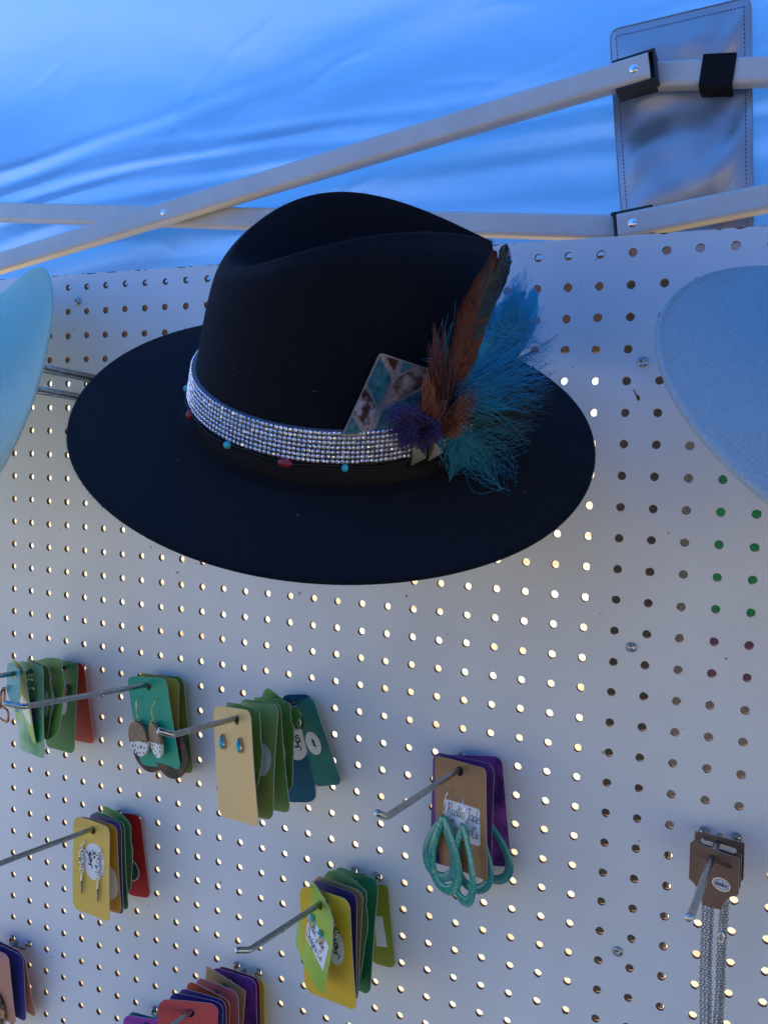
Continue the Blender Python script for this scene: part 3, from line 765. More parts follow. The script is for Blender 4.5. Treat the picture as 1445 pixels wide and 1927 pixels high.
# ------------------------------------------------------------------ feathers, one part each
def strand(b, P, r0, r1, n=4, mi=0, k=4):
    Q = catmull(np.array(P), k); r = np.linspace(r0, r1, len(Q))
    V, F = tube(Q, r, n, caps=False); b.add(V, F, mi)
CN = (math.cos(math.radians(306)) * .8, math.sin(math.radians(306)), .10)
CP = surf([306], 2.0, .35)[0]
def cp(px, py, lift=0.0):             # plane that leans against the crown, lift inches off it
    n = np.array(CN) / np.linalg.norm(CN)
    return FR.plane(px, py, CP + n * lift, n)
def bp(px, py, lift=0.25):            # just above the brim
    return FR.plane(px, py, (0, 0, lift), (0, 0, 1))
def mixp(px, py, lift=0.0):           # above the brim or against the crown, whichever is nearer to the eye
    a_, b_ = cp(px, py, lift), bp(px, py, max(.2, lift * .6))
    da, db = np.linalg.norm(a_ - CAM_C), np.linalg.norm(b_ - CAM_C)
    s = 1 / (1 + math.exp((da - db) / .35))
    return a_ * s + b_ * (1 - s)
def fcol(name, c1, c2, sc=200, rough=.55):     # barbs are thin: some light comes through them
    m = mat(name, c1, rough, c2, sc, sheen=.3, spec=.4); n, l = m.node_tree.nodes, m.node_tree.links
    p = n['Principled BSDF']; t = n.new('ShaderNodeBsdfTranslucent'); x = n.new('ShaderNodeMixShader'); x.inputs[0].default_value = .45
    src = p.inputs['Base Color'].links[0].from_socket
    l.new(src, t.inputs[0]); l.new(p.outputs[0], x.inputs[1]); l.new(t.outputs[0], x.inputs[2]); l.new(x.outputs[0], n['Material Output'].inputs[0])
    return m
m_rust = fcol('rust_feather', (.14, .030, .012), (.22, .055, .018)); m_teal = fcol('iridescent_teal_feather', (.012, .028, .035), (.018, .08, .10), 150, .3)
m_blue = fcol('bright_blue_feather', (.012, .47, .78), (.035, .60, .86)); m_blue2 = fcol('turquoise_marabou', (.02, .37, .52), (.08, .52, .64))
m_orange = fcol('orange_hackle', (.30, .075, .016), (.46, .14, .035)); m_purple = fcol('purple_marabou', (.03, .014, .13), (.075, .035, .26))
m_green = fcol('peacock_barb', (.008, .035, .022), (.03, .07, .028), 250, .35); m_navyeye = fcol('peacock_eye', (.012, .012, .12), (.02, .03, .2))
m_dk = fcol('dark_feather_quill', (.01, .008, .008), (.03, .02, .016))

def vane(name, quill, wl, wr, lift, m_l, m_r, nb=90, spread=.35, fray=.3, rad=.02, parent=HAT, flip=None, jit=1.0):
    """a feather: a quill and flat barbs that leave it on both sides; quill points in photo pixels, widths in inches"""
    Q = catmull(np.array([cp(x, y, lift + l) for x, y, l in quill]), 12)
    m = len(Q); T = np.gradient(Q, axis=0); T /= np.linalg.norm(T, axis=1)[:, None]
    n = np.array(CN) / np.linalg.norm(CN); N = n[0] * FR.x + n[1] * FR.y + n[2] * FR.z
    S = np.cross(T, N); S /= np.linalg.norm(S, axis=1)[:, None]
    b = MB(); b.add(*tube(Q, np.linspace(.022, .006, m), 5), 2)
    for side, wd, mi in ((1, wr, 1), (-1, wl, 0)):
        for k in range(nb):
            s = (k + rng.uniform(-.3, .3)) / nb; s = min(max(s, 0), .995)
            i = s * (m - 1); i0 = int(i); fr_ = i - i0; i1 = min(i0 + 1, m - 1)
            p = Q[i0] * (1 - fr_) + Q[i1] * fr_; t = T[i0]; sd = S[i0] * side
            L = np.interp(s, np.linspace(0, 1, len(wd)), wd) * (1 + rng.normal(0, .03) * jit - (fray * rng.random() if rng.random() < .25 else 0))
            if L < .02: continue
            fw = 1 + 1.2 * s ** 3; sw = 1 - .62 * s ** 3
            e = p + sd * L * sw + t * L * (spread + .75) * fw + N * rng.normal(.0, .03) * jit; c_ = p + sd * L * .6 * sw + t * L * spread * .7 * fw + N * (.06 + rng.normal(0, .012) * jit)
            mi_ = flip(side, s) if flip else mi
            A = catmull(np.array([p, c_, e]), 3); wdt = np.interp(np.linspace(0, 1, len(A)), [0, .6, 1], [rad, rad, rad * .25])
            dirn = t - sd * .3; dirn /= np.linalg.norm(dirn)
            Vv = np.vstack([A - dirn * wdt[:, None], A + dirn * wdt[:, None], A + N * .008])
            k_ = len(A)
            b.add(Vv, [(j, j + 1, 2 * k_ + j + 1, 2 * k_ + j) for j in range(k_ - 1)] + [(2 * k_ + j, 2 * k_ + j + 1, k_ + j + 1, k_ + j) for j in range(k_ - 1)], mi_)
    return b.build(name, [m_l, m_r, m_dk], parent, False)

def tuft(name, root, tips, lift, m, n, rr=(.010, .003), curl=12, plane=mixp, jr=6, parent=HAT, barb=0):
    b = MB()
    for k in range(n):
        j = rng.integers(len(tips)); f = rng.random()
        t0, t1 = tips[j], tips[(j + 1) % len(tips)] if j + 1 < len(tips) else tips[j]
        tx = t0[0] * (1 - f) + t1[0] * f; ty = t0[1] * (1 - f) + t1[1] * f
        q = rng.uniform(.55, 1.03)
        rx, ry = root[0] + rng.normal(0, jr), root[1] + rng.normal(0, jr)
        tx, ty = rx + (tx - rx) * q, ry + (ty - ry) * q
        dx, dy = tx - rx, ty - ry; L = math.hypot(dx, dy) + 1e-6
        c1 = rng.normal(0, curl); c2 = c1 * .6 + rng.normal(0, curl * .8)
        l0, l1 = lift * rng.uniform(.3, 1), lift * rng.uniform(.2, 1.6)
        P = [plane(rx, ry, l0), plane(rx + dx * .35 - dy / L * c1, ry + dy * .35 + dx / L * c1, (l0 + l1) / 2 + .08), plane(rx + dx * .72 - dy / L * c2, ry + dy * .72 + dx / L * c2, l1 + .05), plane(tx, ty, l1)]
        strand(b, P, rr[0], rr[1], 3, k=3)
        if barb:
            Q = catmull(np.array(P), 8)
            for i in range(3, len(Q) - 1):
                for s in (-1, 1):
                    if rng.random() < .55: continue
                    tt_ = Q[i + 1] - Q[i]; tt_ /= np.linalg.norm(tt_); sd = np.cross(tt_, FR.z + FR.y * .3) * s
                    e = Q[i] + tt_ * barb * rng.uniform(.4, 1) + sd * barb * .5 + rng.normal(0, barb * .15, 3)
                    b.add(*tube(np.array([Q[i], (Q[i] + e) / 2 + rng.normal(0, .01, 3), e]), [.006, .004, .0015], 3, caps=False))
    return b.build(name, m, parent, False)

# bright blue plume behind, then the long rust and teal cock feather, marabou, peacock, hackles, purple fluff
vane('blue_plume', [(866, 775, 0), (905, 695, .05), (946, 625, .05), (982, 565, 0)], [.35, .65, .85, .85, .62, .40, .12], [.55, .95, 1.2, 1.2, .98, .65, .2], -.10, m_blue, m_blue, 420, .10, .10, .05, jit=.5)
tuft('blue_plume_fluff', (945, 620), [(950, 535), (970, 515), (990, 500), (1010, 530), (1026, 570), (1030, 610), (1022, 650)], .1, m_blue, 240, (.011, .003), 7, cp, 16)
vane('rust_cock_feather', [(848, 775, .05), (868, 695, .1), (893, 605, .12), (917, 540, .1), (932, 488, .1)], [.25, .42, .55, .60, .55, .44, .30, .08], [.28, .42, .46, .56, .68, .62, .42, .10], .14, m_rust, m_teal, 420, .25, .08, .034, flip=lambda sd_, s_: (1 if s_ > .42 + .1 * math.sin(40 * s_) else 0) if sd_ > 0 else (1 if .62 < s_ < .9 and rng.random() < .5 else 0), jit=.35)
vane('rust_cock_feather', [(842, 775, .05), (856, 705, .1), (874, 610, .1), (886, 560, .1)], [.25, .38, .40, .26, .05], [.3, .42, .42, .3, .05], .17, m_rust, m_rust, 120, .5, .7, .03)
tuft('blue_marabou', (878, 735), [(1005, 590), (1045, 640), (1040, 665), (1050, 700), (1042, 740), (1000, 780), (960, 760)], .35, m_blue, 330, (.0065, .0018), 10, mixp, 13, barb=.10)
tuft('turquoise_wisp', (862, 745), [(990, 680), (1050, 632), (1052, 648), (1025, 740), (1010, 830), (985, 850)], .55, m_blue2, 60, (.006, .002), 16, mixp, 8)
tuft('peacock_feather', (866, 770), [(1040, 700), (1050, 735), (1045, 770), (1020, 800), (985, 820)], .3, m_green, 230, (.010, .003), 7, mixp, 9, barb=.05)
tuft('peacock_wisp', (880, 730), [(1050, 640), (1046, 628), (1030, 655)], .3, m_green, 14, (.010, .004), 6, cp, 4, barb=.12)
def disc(name, pts, m, lift):
    P = np.array([cp(x, y, lift) for x, y in pts]); c_ = P.mean(0) + 0.03 * (CAM_C - P.mean(0)) / 25
    b = MB(); n = len(P); back = P - (CAM_C - P.mean(0)) / 25 * .02
    b.add(np.vstack([P, [c_], back]), [(j, (j + 1) % n, n) for j in range(n)] + [(j, n + 1 + j, n + 1 + (j + 1) % n, (j + 1) % n) for j in range(n)])
    return b.build(name, m, HAT)
m_eye_br = fcol('peacock_eye_bronze', (.05, .028, .018), (.09, .05, .028))
disc('peacock_eye', [(893 + 42 * math.cos(t) * (1 if math.cos(t) > 0 else .8), 746 + 30 * math.sin(t)) for t in np.arange(20) * math.pi / 10], m_eye_br, .34)
disc('peacock_eye_heart', [(880 + 24 * math.cos(t), 757 + 22 * math.sin(t)) for t in np.arange(16) * math.pi / 8], m_navyeye, .42)
for tp in ([(800, 650), (806, 640)], [(812, 612), (818, 606)], [(832, 600), (838, 612)], [(798, 690), (800, 700)], [(850, 640), (856, 655)]): tuft('rust_hackle', (832, 775), tp, .38, m_rust, 46, (.022, .003), 4, cp, 5)
tuft('orange_hackle', (806, 798), [(794, 745), (802, 690), (810, 700), (830, 735), (842, 752)], .75, m_orange, 130, (.020, .003), 5, cp, 7)
tuft('orange_hackle', (838, 802), [(872, 735), (895, 718), (905, 740), (902, 770), (885, 800), (866, 822)], .8, m_orange, 150, (.019, .003), 6, mixp, 8)
tuft('dark_hackle', (850, 760), [(835, 700), (860, 680), (880, 720), (885, 770), (840, 790)], .3, m_dk, 120, (.016, .003), 7, cp, 8)
tuft('turquoise_marabou', (862, 822), [(990, 765), (1010, 800), (995, 850), (975, 900), (960, 940), (930, 910), (900, 890), (868, 872), (846, 905)], .4, m_blue2, 260, (.0048, .0014), 13, mixp, 13, barb=.05)
tuft('turquoise_wisp', (830, 700), [(835, 570), (850, 565), (858, 560)], .3, m_blue2, 5, (.006, .002), 4, cp, 8)
tuft('turquoise_wisp', (835, 690), [(805, 570), (820, 600), (795, 668), (780, 676)], .25, m_blue2, 9, (.007, .002), 5, cp, 12)
tuft('purple_marabou', (806, 802), [(734, 780), (738, 765), (757, 762), (775, 772), (800, 784), (826, 792), (832, 815), (820, 838), (795, 846), (765, 842), (742, 836), (730, 812)], .85, m_purple, 380, (.012, .003), 5, mixp, 12, barb=.09)
tuft('purple_marabou', (776, 800), [(724, 792), (734, 764), (760, 768), (788, 842), (752, 842)], .9, m_purple, 170, (.012, .003), 5, mixp, 14, barb=.09)
# short pale lint caught in the felt
m_lint = mat('pale_lint', (.34, .34, .36), .8)
b = MB()
for k in range(30):
    if k % 2:
        t, z_ = rng.uniform(200, 300), rng.uniform(1.8, 4.4); p = FR.g(surf([t], z_, .012))[0]
    else:
        r_, t = rng.uniform(4.6, 6.8), rng.uniform(180, 320); p = FR.g([(r_ * math.cos(math.radians(t)), r_ * math.sin(math.radians(t)) * .95, .05)])[0]
    L = rng.choice([.015, .02, .03, .09]); d_ = rng.normal(0, 1, 3); d_ /= np.linalg.norm(d_); e_ = rng.normal(0, 1, 3) * .3
    b.add(*tube(np.array([p, p + d_ * L * .5 + e_ * L * .3, p + d_ * L]), .0032, 3))
o = b.build('lint', m_lint, HAT, False); o['kind'] = 'stuff'
# loose fibres standing off the edge of the brim and the crest
b = MB()
def fuzz(b, P, n, L):
    for k in range(n):
        p = P[rng.integers(len(P))] + rng.normal(0, .03, 3); d_ = rng.normal(0, 1, 3); d_ /= np.linalg.norm(d_)
        b.add(*tube(np.array([p, p + d_ * L * rng.uniform(.4, 1.2)]), [.004, .0015], 3, caps=False))
al = np.linspace(0, 2 * np.pi, 900)
edge = FR.g(np.c_[7.24 * np.cos(al) * math.cos(dlt) - 6.80 * np.sin(al) * math.sin(dlt), 7.24 * np.cos(al) * math.sin(dlt) + 6.80 * np.sin(al) * math.cos(dlt), 0 * al - .04])
fuzz(b, edge, 2600, .075)
fuzz(b, FR.g(crest(CR, al)), 900, .06)
o = b.build('felt_fuzz', M_BLACKFELT, HAT, False); o['kind'] = 'stuff'

# ------------------------------------------------------------------ the blue and the turquoise hat beside it
FB = Frame((34.825, 4.958, -6.46), (0.226, -0.832, -0.506))
CRB = dict(bx=4.05, by=3.5, ax=3.4, ay=2.1, pinch=.9, ox=.1, h=(4.6, .2, -.3), dent=1.0)
BRB = dict(a=7.3, b=6.9, ph=-.194, curl=.461)
hb = hat('pale grey felt hat with a stitched brim edge, at the right of the photo', FB, CRB, BRB, M_GREYFELT, th_=.22)
b = MB()
q = 0.86
al = np.arange(0, 2 * np.pi, .019)
for k in range(0, len(al) - 1):
    seg = []
    for t in np.linspace(al[k], al[k] + .012, 3):
        tb = t - BRB['ph']; E = np.array([7.3 * math.cos(tb) * math.cos(BRB['ph']) - 6.9 * math.sin(tb) * math.sin(BRB['ph']), 7.3 * math.cos(tb) * math.sin(BRB['ph']) + 6.9 * math.sin(tb) * math.cos(BRB['ph'])])
        B2 = np.array([4.05 * math.cos(t), 3.5 * math.sin(t)]) * 1.07
        xy = B2 + (E - B2) * q; wob = .03 * math.sin(3 * t + 1) + .02 * math.sin(5 * t + 2.2)
        seg.append((xy[0], xy[1], .461 * math.cos(2 * tb) * q ** 2.2 + wob * q + .008))
    b.add(*tube(FB.g(seg), .011 if k % 7 else .016, 4))
o = b.build('edge_stitching', M_PALETHREAD, hb, False); o['kind'] = 'stuff'
FL = Frame((0.406, 4.865, -6.629), (0.081, -0.733, -0.666))
hl = hat('pale mint felt hat with a curled brim, at the left of the photo', FL, dict(CRB), dict(a=7.3, b=6.9, ph=.723, curl=1.936), M_MINTFELT, th_=.16)

# ------------------------------------------------------------------ peg hooks
HOOKS = {  # base on the board, direction of the rod, length to the bend
 '1': ((3.5, 15.961, -.2), (-.0863, -.0864, -.9925), 6.0, 'uppermost of the left hooks, its rod leaving the photo on the left', None),
 '2': ((8.5, 15.961, -.2), (-.0971, -.0833, -.9918), 6.8, 'zinc hook carrying the teal card with spotted oval earrings', (-.58, -.14, -.35)),
 '3': ((14.5, 15.961, -.2), (-.0981, -.079, -.992), 6.65, 'zinc hook carrying the tan card with turquoise studs', (-.29, -.2, -.35)),
 '4': ((21.5, 16.961, -.2), (-.0719, -.0411, -.9966), 6.36, 'zinc hook carrying the brown card with teal hoop earrings', (-.18, -.22, -.35)),
 '5': ((6.5, 21.961, -.2), (-.0839, -.0708, -.994), 7.0, 'zinc hook carrying the yellow card with silver dangles', (-.3, -.18, -.35)),
 '6': ((17.5, 21.961, -.2), (-.0969, -.0652, -.9932), 6.72, 'zinc hook carrying the tilted green card over a tall yellow card', (-.28, -.11, -.35)),
 '7': ((12.5, 26.961, -.2), (-.0668, -.0507, -.9965), 6.4, 'zinc hook with the dusty red card, at the bottom edge of the photo', (-.2, -.15, -.35)),
 '8': ((.5, 28.96, -.2), (-.0817, -.0663, -.9944), 6.3, 'zinc hook with the pink marbled card in the bottom left corner', (-.3, -.15, -.35)),
 '9': ((8.5, 29.96, -.2), (-.0817, -.0663, -.9944), 6.3, 'zinc hook with the magenta card, lowest one in the photo', (-.3, -.15, -.35)),
 '10': ((29.5, 17.961, -.2), (-.0521, -.0537, -.9972), 6.15, 'zinc hook with brown necklace cards and chains, on the right', (-.05, -.09, -.35)),
}
def make_hook(base, d, L, label, tip, group='peg hooks in the pegboard', r=.1, long_=False):
    base = np.array(base); d = np.array(d); d = d / np.linalg.norm(d)
    h = thing('peg_hook', base, label, 'hook', group)
    tip = np.array(tip if tip else (-.3, -.16, -.35))
    e = base + d * L
    bend = [e - d * .16, e - d * .05 + tip * .02, e + tip * .12, e + tip * .3]
    P = np.vstack([[base + d * .02], [base + d * L * k for k in np.linspace(.1, .95, 8)], bend, [e + tip * .62, e + tip * .97, e + tip]])
    rr = np.full(len(P), r); rr[-1] = r * .8
    b = MB(); b.add(*tube(P, rr, 14)); b.build('rod', M_ZINC, h)
    # cross wire that joins the two prongs, each prong bending into its hole
    u, v = base[0], base[1]
    b = MB(); b.add(*tube([(u - .5, v + .16, -.17), (u - .46, v + .2, -.19), (u + .46, v + .2, -.19), (u + .5, v + .16, -.17)], .055, 8)); b.build('cross_wire', M_ZINC, h)
    for s in (-.5, .5):
        P = catmull(np.array([(u + s, v + .17, -.17), (u + s, v + .08, -.16), (u + s, v - .0, -.09), (u + s, v - .03, .02), (u + s, v - .03, .16), (u + s, v - .18, .24), (u + s, v - .36, .25)]), 4)
        b = MB(); b.add(*tube(P, .05, 8)); b.add(*ball((u + s, v - .01, -.08), .125, 14, 10)); b.build('prong', M_DKCHROME, h)
    return h
for k, a_ in HOOKS.items(): make_hook(*a_)

# two long brackets that carry the mint hat: straight rods running out from the board behind the black hat
def hat_rod(p0, p1, r, label):
    p0, p1 = np.array(p0), np.array(p1)
    h = thing('hat_bracket', p0, label, 'bracket', 'brackets that hold the mint hat')
    d = p1 - p0; d /= np.linalg.norm(d); y = np.cross(d, (0, 0, 1.0)); y /= np.linalg.norm(y); z = np.cross(d, y)
    b = MB()
    for s in (-1, 1): b.add(*tube([p0 + y * s * r, p1 + y * s * r], r, 10))
    b.build('rod', M_ZINC, h)
    b = MB(); b.add(*ball(p0 + (0, 0, -.03), r * 1.8, 12, 8)); b.build('foot', M_ZINC, h)
dd = np.array([-.0822, -.0667, -1.0])
def pxx(p):
    c = CAM_R @ (np.asarray(p) - CAM_C); return 722.5 + 1660 * c[0] / c[2]
for (px, py, w0, r, lab) in ((150, 707, -1.2, .095, 'thin upper zinc bracket between the mint hat and the black hat'), (128, 744, -1.6, .085, 'thicker lower zinc bracket between the mint hat and the black hat')):
    q0 = at(px, py, w0); L = 0
    while pxx(q0 + dd * L) > 30: L += .05
    hat_rod(q0 + dd * (w0 + .05), q0 + dd * L, r, lab)

# ------------------------------------------------------------------ earring cards
def rotm(yaw, pitch, roll):
    cy, sy, cp_, sp, cr, sr = math.cos(yaw), math.sin(yaw), math.cos(pitch), math.sin(pitch), math.cos(roll), math.sin(roll)
    return np.array([[cy, 0, sy], [0, 1, 0], [-sy, 0, cy]]) @ np.array([[1, 0, 0], [0, cp_, -sp], [0, sp, cp_]]) @ np.array([[cr, -sr, 0], [sr, cr, 0], [0, 0, 1]])

class Card:
    def __init__(s, key, curl):
        c = CARDS[key]; t, ya, pi_, ro = c['pos']; s.size = c['size']; s.poly = c.get('poly')
        base, d = np.array(HOOKS[c['hook']][0]), np.array(HOOKS[c['hook']][1]); d = d / np.linalg.norm(d)
        s.o = base + d * t; s.M = rotm(ya, pi_, ro); s.curl = curl; s.hookkey = c['hook']
    def zc(s, x, y):          # paper bows a little
        return s.curl[0] * (x * x) * .10 + s.curl[1] * np.maximum(y - .8, 0) ** 2 * .03 + s.curl[2] * x * np.maximum(y - .8, 0) * .03
    def g(s, L):
        L = np.atleast_2d(np.asarray(L, float)).copy()
        L[:, 2] += s.zc(L[:, 0], L[:, 1])
        return s.o + L @ s.M.T

def sheet(outline, hole, cuts=.42):
    bm = bmesh.new()
    loops = []
    for pts in [outline] + ([hole] if hole is not None else []):
        vs = [bm.verts.new((x, y, 0)) for x, y in pts]
        for i in range(len(vs)): bm.edges.new((vs[i], vs[(i + 1) % len(vs)]))
    bmesh.ops.triangle_fill(bm, use_beauty=True, use_dissolve=False, edges=bm.edges[:])
    A = np.array(outline)
    for ax in (0, 1):
        for c in np.arange(A[:, ax].min() + cuts, A[:, ax].max(), cuts):
            n = [0, 0, 0]; n[ax] = 1; p = [0, 0, 0]; p[ax] = c
            bmesh.ops.bisect_plane(bm, geom=bm.verts[:] + bm.edges[:] + bm.faces[:], plane_co=p, plane_no=n)
    bm.verts.index_update()
    V = np.array([v.co[:] for v in bm.verts]); F = [tuple(v.index for v in f.verts) for f in bm.faces]
    E = []
    for e in bm.edges:
        if len(e.link_faces) == 1:
            a, b = e.verts[0].index, e.verts[1].index
            f = [v.index for v in e.link_faces[0].verts]; i = f.index(a)
            E.append((a, b) if f[(i + 1) % len(f)] == b else (b, a))
    bm.free()
    return V, F, E

def solid_sheet(cd, V, F, E, z0, th):
    n = len(V)
    A = cd.g(np.c_[V[:, :2], np.full(n, z0)]); B = cd.g(np.c_[V[:, :2], np.full(n, z0 + th)])
    return np.vstack([A, B]), F + [tuple(i + n for i in f[::-1]) for f in F] + [(b_, a_, a_ + n, b_ + n) for a_, b_ in E]

def rrect(x0, y0, x1, y1, r, n=6):
    P = []
    for cx, cy, a0 in ((x1 - r, y0 + r, -90), (x1 - r, y1 - r, 0), (x0 + r, y1 - r, 90), (x0 + r, y0 + r, 180)):
        for k in range(n + 1):
            t = math.radians(a0 + 90 * k / n); P.append((cx + r * math.cos(t), cy + r * math.sin(t)))
    return P

def ell(cx, cy, rx, ry, n=28): return [(cx + rx * math.cos(t), cy + ry * math.sin(t)) for t in np.arange(n) * 2 * np.pi / n]

def tearout(poly):            # hand-torn edge
    out = []
    for i in range(len(poly)):
        a, b = np.array(poly[i]), np.array(poly[(i + 1) % len(poly)]); L = np.linalg.norm(b - a)
        k = max(1, int(L / .16))
        for j in range(k): out.append(tuple(a + (b - a) * j / k + (rng.normal(0, .012, 2) if j else 0)))
    return out

PAPER = {}
def paper(c1, c2, sc, lo=.3, hi=.7, edge=True):
    k = (c1, c2, sc, lo)
    def vivid(c):
        if c[1] > 1.4 * c[0] and c[1] > 1.7 * c[2]: k_ = max(0, 1 - c[1] / .3); c = (c[0] * (1.25 + .75 * k_), c[1] * (1.05 + .35 * k_), c[2] * .95)
        g_ = sum(c) / 3
        return tuple(min(.8, max(.004, (g_ + (x - g_) * 1.14) * 1.18)) for x in c)
    c1, c2 = vivid(c1), vivid(c2)
    if k not in PAPER: PAPER[k] = mat('card_paper', c1, .5, c2, sc, spec=.35, bump=.15, bscale=700, lo=lo, hi=hi)
    return PAPER[k]
M_CORE = mat('card_core', (.42, .43, .44), .8)

def card(key, label, c1, c2, sc=30, curl=(0, 0, 0), r=.3, hole=True, lo=.3, hi=.7):
    cd = Card(key, curl)
    t = thing('earring_card', cd.o, label, 'earring card', 'earring cards hung on the peg hooks')
    w, h, ox, ho = cd.size
    if cd.poly:
        ol = tearout(cd.poly) if not key.startswith('10') else cd.poly
    else: ol = rrect(-w / 2 + ox, -ho, w / 2 + ox, h - ho, r)
    hl_ = ell(0.01, .055, .165, .165, 16)[::-1] if hole is True else hole
    V, F, E = sheet(ol, hl_)
    Vs, Fs = solid_sheet(cd, V, F, E, 0, .022)
    link('card', W(Vs), Fs, [paper(c1, c2, sc, lo, hi), M_CORE], t, False, None, [0] * (2 * len(F)) + [1] * len(E))
    cd.t = t
    return cd

def sticker(cd, pts, name='sticker', m=None):
    V, F, E = sheet(pts, None, .3)
    Vs, Fs = solid_sheet(cd, V, F, E, -.008, .006)
    return link(name, W(Vs), Fs, m or M_LABEL, cd.t, False)

GL = {'R': (.6, [[(0, 0), (.15, 1)], [(-.05, .82), (.35, 1.02), (.52, .8), (.1, .48)], [(.2, .5), (.45, .05), (.62, .06)]]),
 'u': (.42, [[(0, .5), (0, .12), (.13, 0), (.28, .15), (.33, .5)], [(.33, .5), (.33, .08), (.45, .03)]]), 's': (.34, [[(.3, .46), (.1, .44), (.12, .28), (.28, .2), (.18, 0), (0, .06)]]),
 't': (.3, [[(.1, .95), (.05, .1), (.14, 0), (.26, .06)], [(-.08, .62), (.25, .66)]]), 'i': (.18, [[(.02, .5), (0, .06), (.14, .03)], [(.03, .7), (.05, .78)]]),
 'c': (.36, [[(.3, .42), (.15, .5), (0, .25), (.1, 0), (.32, .08)]]), 'J': (.5, [[(0, .88), (.3, 1.0), (.55, .96)], [(.35, .97), (.27, -.15), (.08, -.36), (-.08, -.18), (.3, .1)]]),
 'a': (.44, [[(.3, .45), (.1, .5), (0, .2), (.1, 0), (.3, .2), (.32, .5)], [(.32, .5), (.33, .06), (.46, .02)]]), 'd': (.46, [[(.3, .4), (.1, .48), (0, .2), (.1, 0), (.3, .2)], [(.38, 1.05), (.32, .06), (.46, .02)]]),
 'e': (.38, [[(.02, .25), (.3, .3), (.2, .5), (0, .3), (.1, 0), (.36, .1)]]), 'D': (.66, [[(.1, 0), (.15, 1)], [(-.1, .88), (.3, 1.03), (.6, .6), (.4, .06), (-.02, 0)]]),
 'g': (.42, [[(.3, .45), (.1, .5), (0, .2), (.1, 0), (.3, .2)], [(.33, .5), (.3, -.3), (.1, -.42), (-.02, -.2), (.4, .05)]]), 'n': (.42, [[(0, .5), (0, 0)], [(0, .3), (.15, .5), (.28, .4), (.3, .04), (.42, .03)]]),
 'C': (.55, [[(.5, .82), (.3, 1.02), (0, .5), (.15, 0), (.52, .12)]]), 'o': (.36, [[(.15, .5), (0, .25), (.15, 0), (.3, .25), (.15, .5)]]), 'l': (.16, [[(.06, 1), (.02, .06), (.14, .02)]]), ' ': (.3, [])}
def write(cd, text, x, y, hgt, r=.010, squeeze=1.0, z=-.012, name='lettering', arc=None):
    b = MB(); cx = 0
    width = sum(GL[c][0] for c in text) * hgt * squeeze
    for ch in text:
        w_, st = GL[ch]
        for s in st:
            P = np.array(s, float)
            if len(P) > 2: P = catmull(P, 4)
            lx, ly = (P[:, 0] + cx) * hgt * squeeze + .12 * P[:, 1] * hgt, -P[:, 1] * hgt
            if arc:
                a = (lx - width / 2) / arc; X = x + (arc - ly) * np.sin(a); Y = y - (arc - ly) * np.cos(a)
            else: X, Y = x + lx, y + ly
            b.add(*tube(cd.g(np.c_[X, Y, np.full(len(P), z)]), r, 4))
        cx += w_
    o = b.build(name, M_INK, cd.t, False); o['kind'] = 'stuff'
    return o
def doodle(cd, x, y, s, name='printed_emblem'):
    b = MB()
    for st in ([(0, 0), (.25, .2), (.1, .45), (-.15, .3), (-.05, .1), (.1, .2)], [(0, 0), (.1, -.3), (.35, -.5), (.2, -.75)], [(.1, -.3), (-.15, -.4), (-.25, -.2)], [(-.2, .5), (0, .7), (.2, .6)]):
        P = catmull(np.array(st) * s, 5); b.add(*tube(cd.g(np.c_[P[:, 0] + x, y - P[:, 1], np.full(len(P), -.013)]), np.linspace(.034, .014, len(P)), 4))
    o = b.build(name, M_INK, cd.t, False); o['kind'] = 'stuff'

def earwire(cd, x0, y0, x1, y1, z1, m, parent=None):
    P = catmull(np.array([(x0 + .02, y0 + .02, .03), (x0, y0, -.06), (x0 - .02, y0 + .1, -z1 * .6 - .06), (x1 + .03, (y0 + y1) / 2, -z1 - .02), (x1, y1 - .1, -z1), (x1, y1, -z1)]), 4)
    b = MB(); b.add(*tube(cd.g(P), .017, 5)); b.add(*ball(cd.g([(x1, y1 - .1, -z1)])[0], .04, 8, 6))
    o = b.build('ear_wire', m, cd.t if parent is None else parent); return o

# --- hook 3: tan card with turquoise studs, torn greens, navy, teal green
c = card('3_tan', 'tan card with two turquoise drop studs, front of its hook', (.58, .39, .17), (.61, .42, .20), 8, (-.5, .3, .3), .32)
for x, y in ((-.84, .85), (.26, .87)):
    n = 18; out = []
    for s_, z0 in ((1.0, -.02), (1.05, -.08), (.92, -.12)):
        out += [(x + s_ * .17 * math.sin(t) * (math.sin(t / 2) ** .9), y - .26 * s_ * math.cos(t), z0) for t in np.arange(n) * 2 * np.pi / n]
    b = MB(); b.add(c.g(out), grid_faces(3, n, True)); e_ = b.build('stud', M_OLDSILVER, c.t)
    out = [(x + s_ * .16 * math.sin(t) * (math.sin(t / 2) ** .9), y - .24 * s_ * math.cos(t), z0) for s_, z0 in ((.92, -.10), (.8, -.15), (.45, -.19), (0.02, -.20)) for t in np.arange(n) * 2 * np.pi / n]
    b = MB(); b.add(c.g(out), grid_faces(4, n, True)); b.build('turquoise_stone', M_TURQ, e_)
card('3_dkgreen_torn', 'dark green torn card directly behind the tan card with studs', (.045, .16, .05), (.07, .21, .07), 10, (.4, .3, .2))
c = card('3_ltgreen', 'pale green round-cornered card third behind the tan card with studs', (.09, .16, .05), (.20, .33, .14), 9, (.4, .6, .3)); sticker(c, ell(.45, 1.55, .5, .55))
card('3_green2', 'longest plain green card, fourth behind the tan card with studs', (.055, .15, .05), (.10, .27, .08), 9, (.3, .5, .2))
c = card('3_torn2', 'short torn green card with tiny zigzag edge near the navy card', (.05, .15, .045), (.07, .19, .06), 12, (.3, .4, .2)); sticker(c, ell(.35, 1.5, .5, .55))
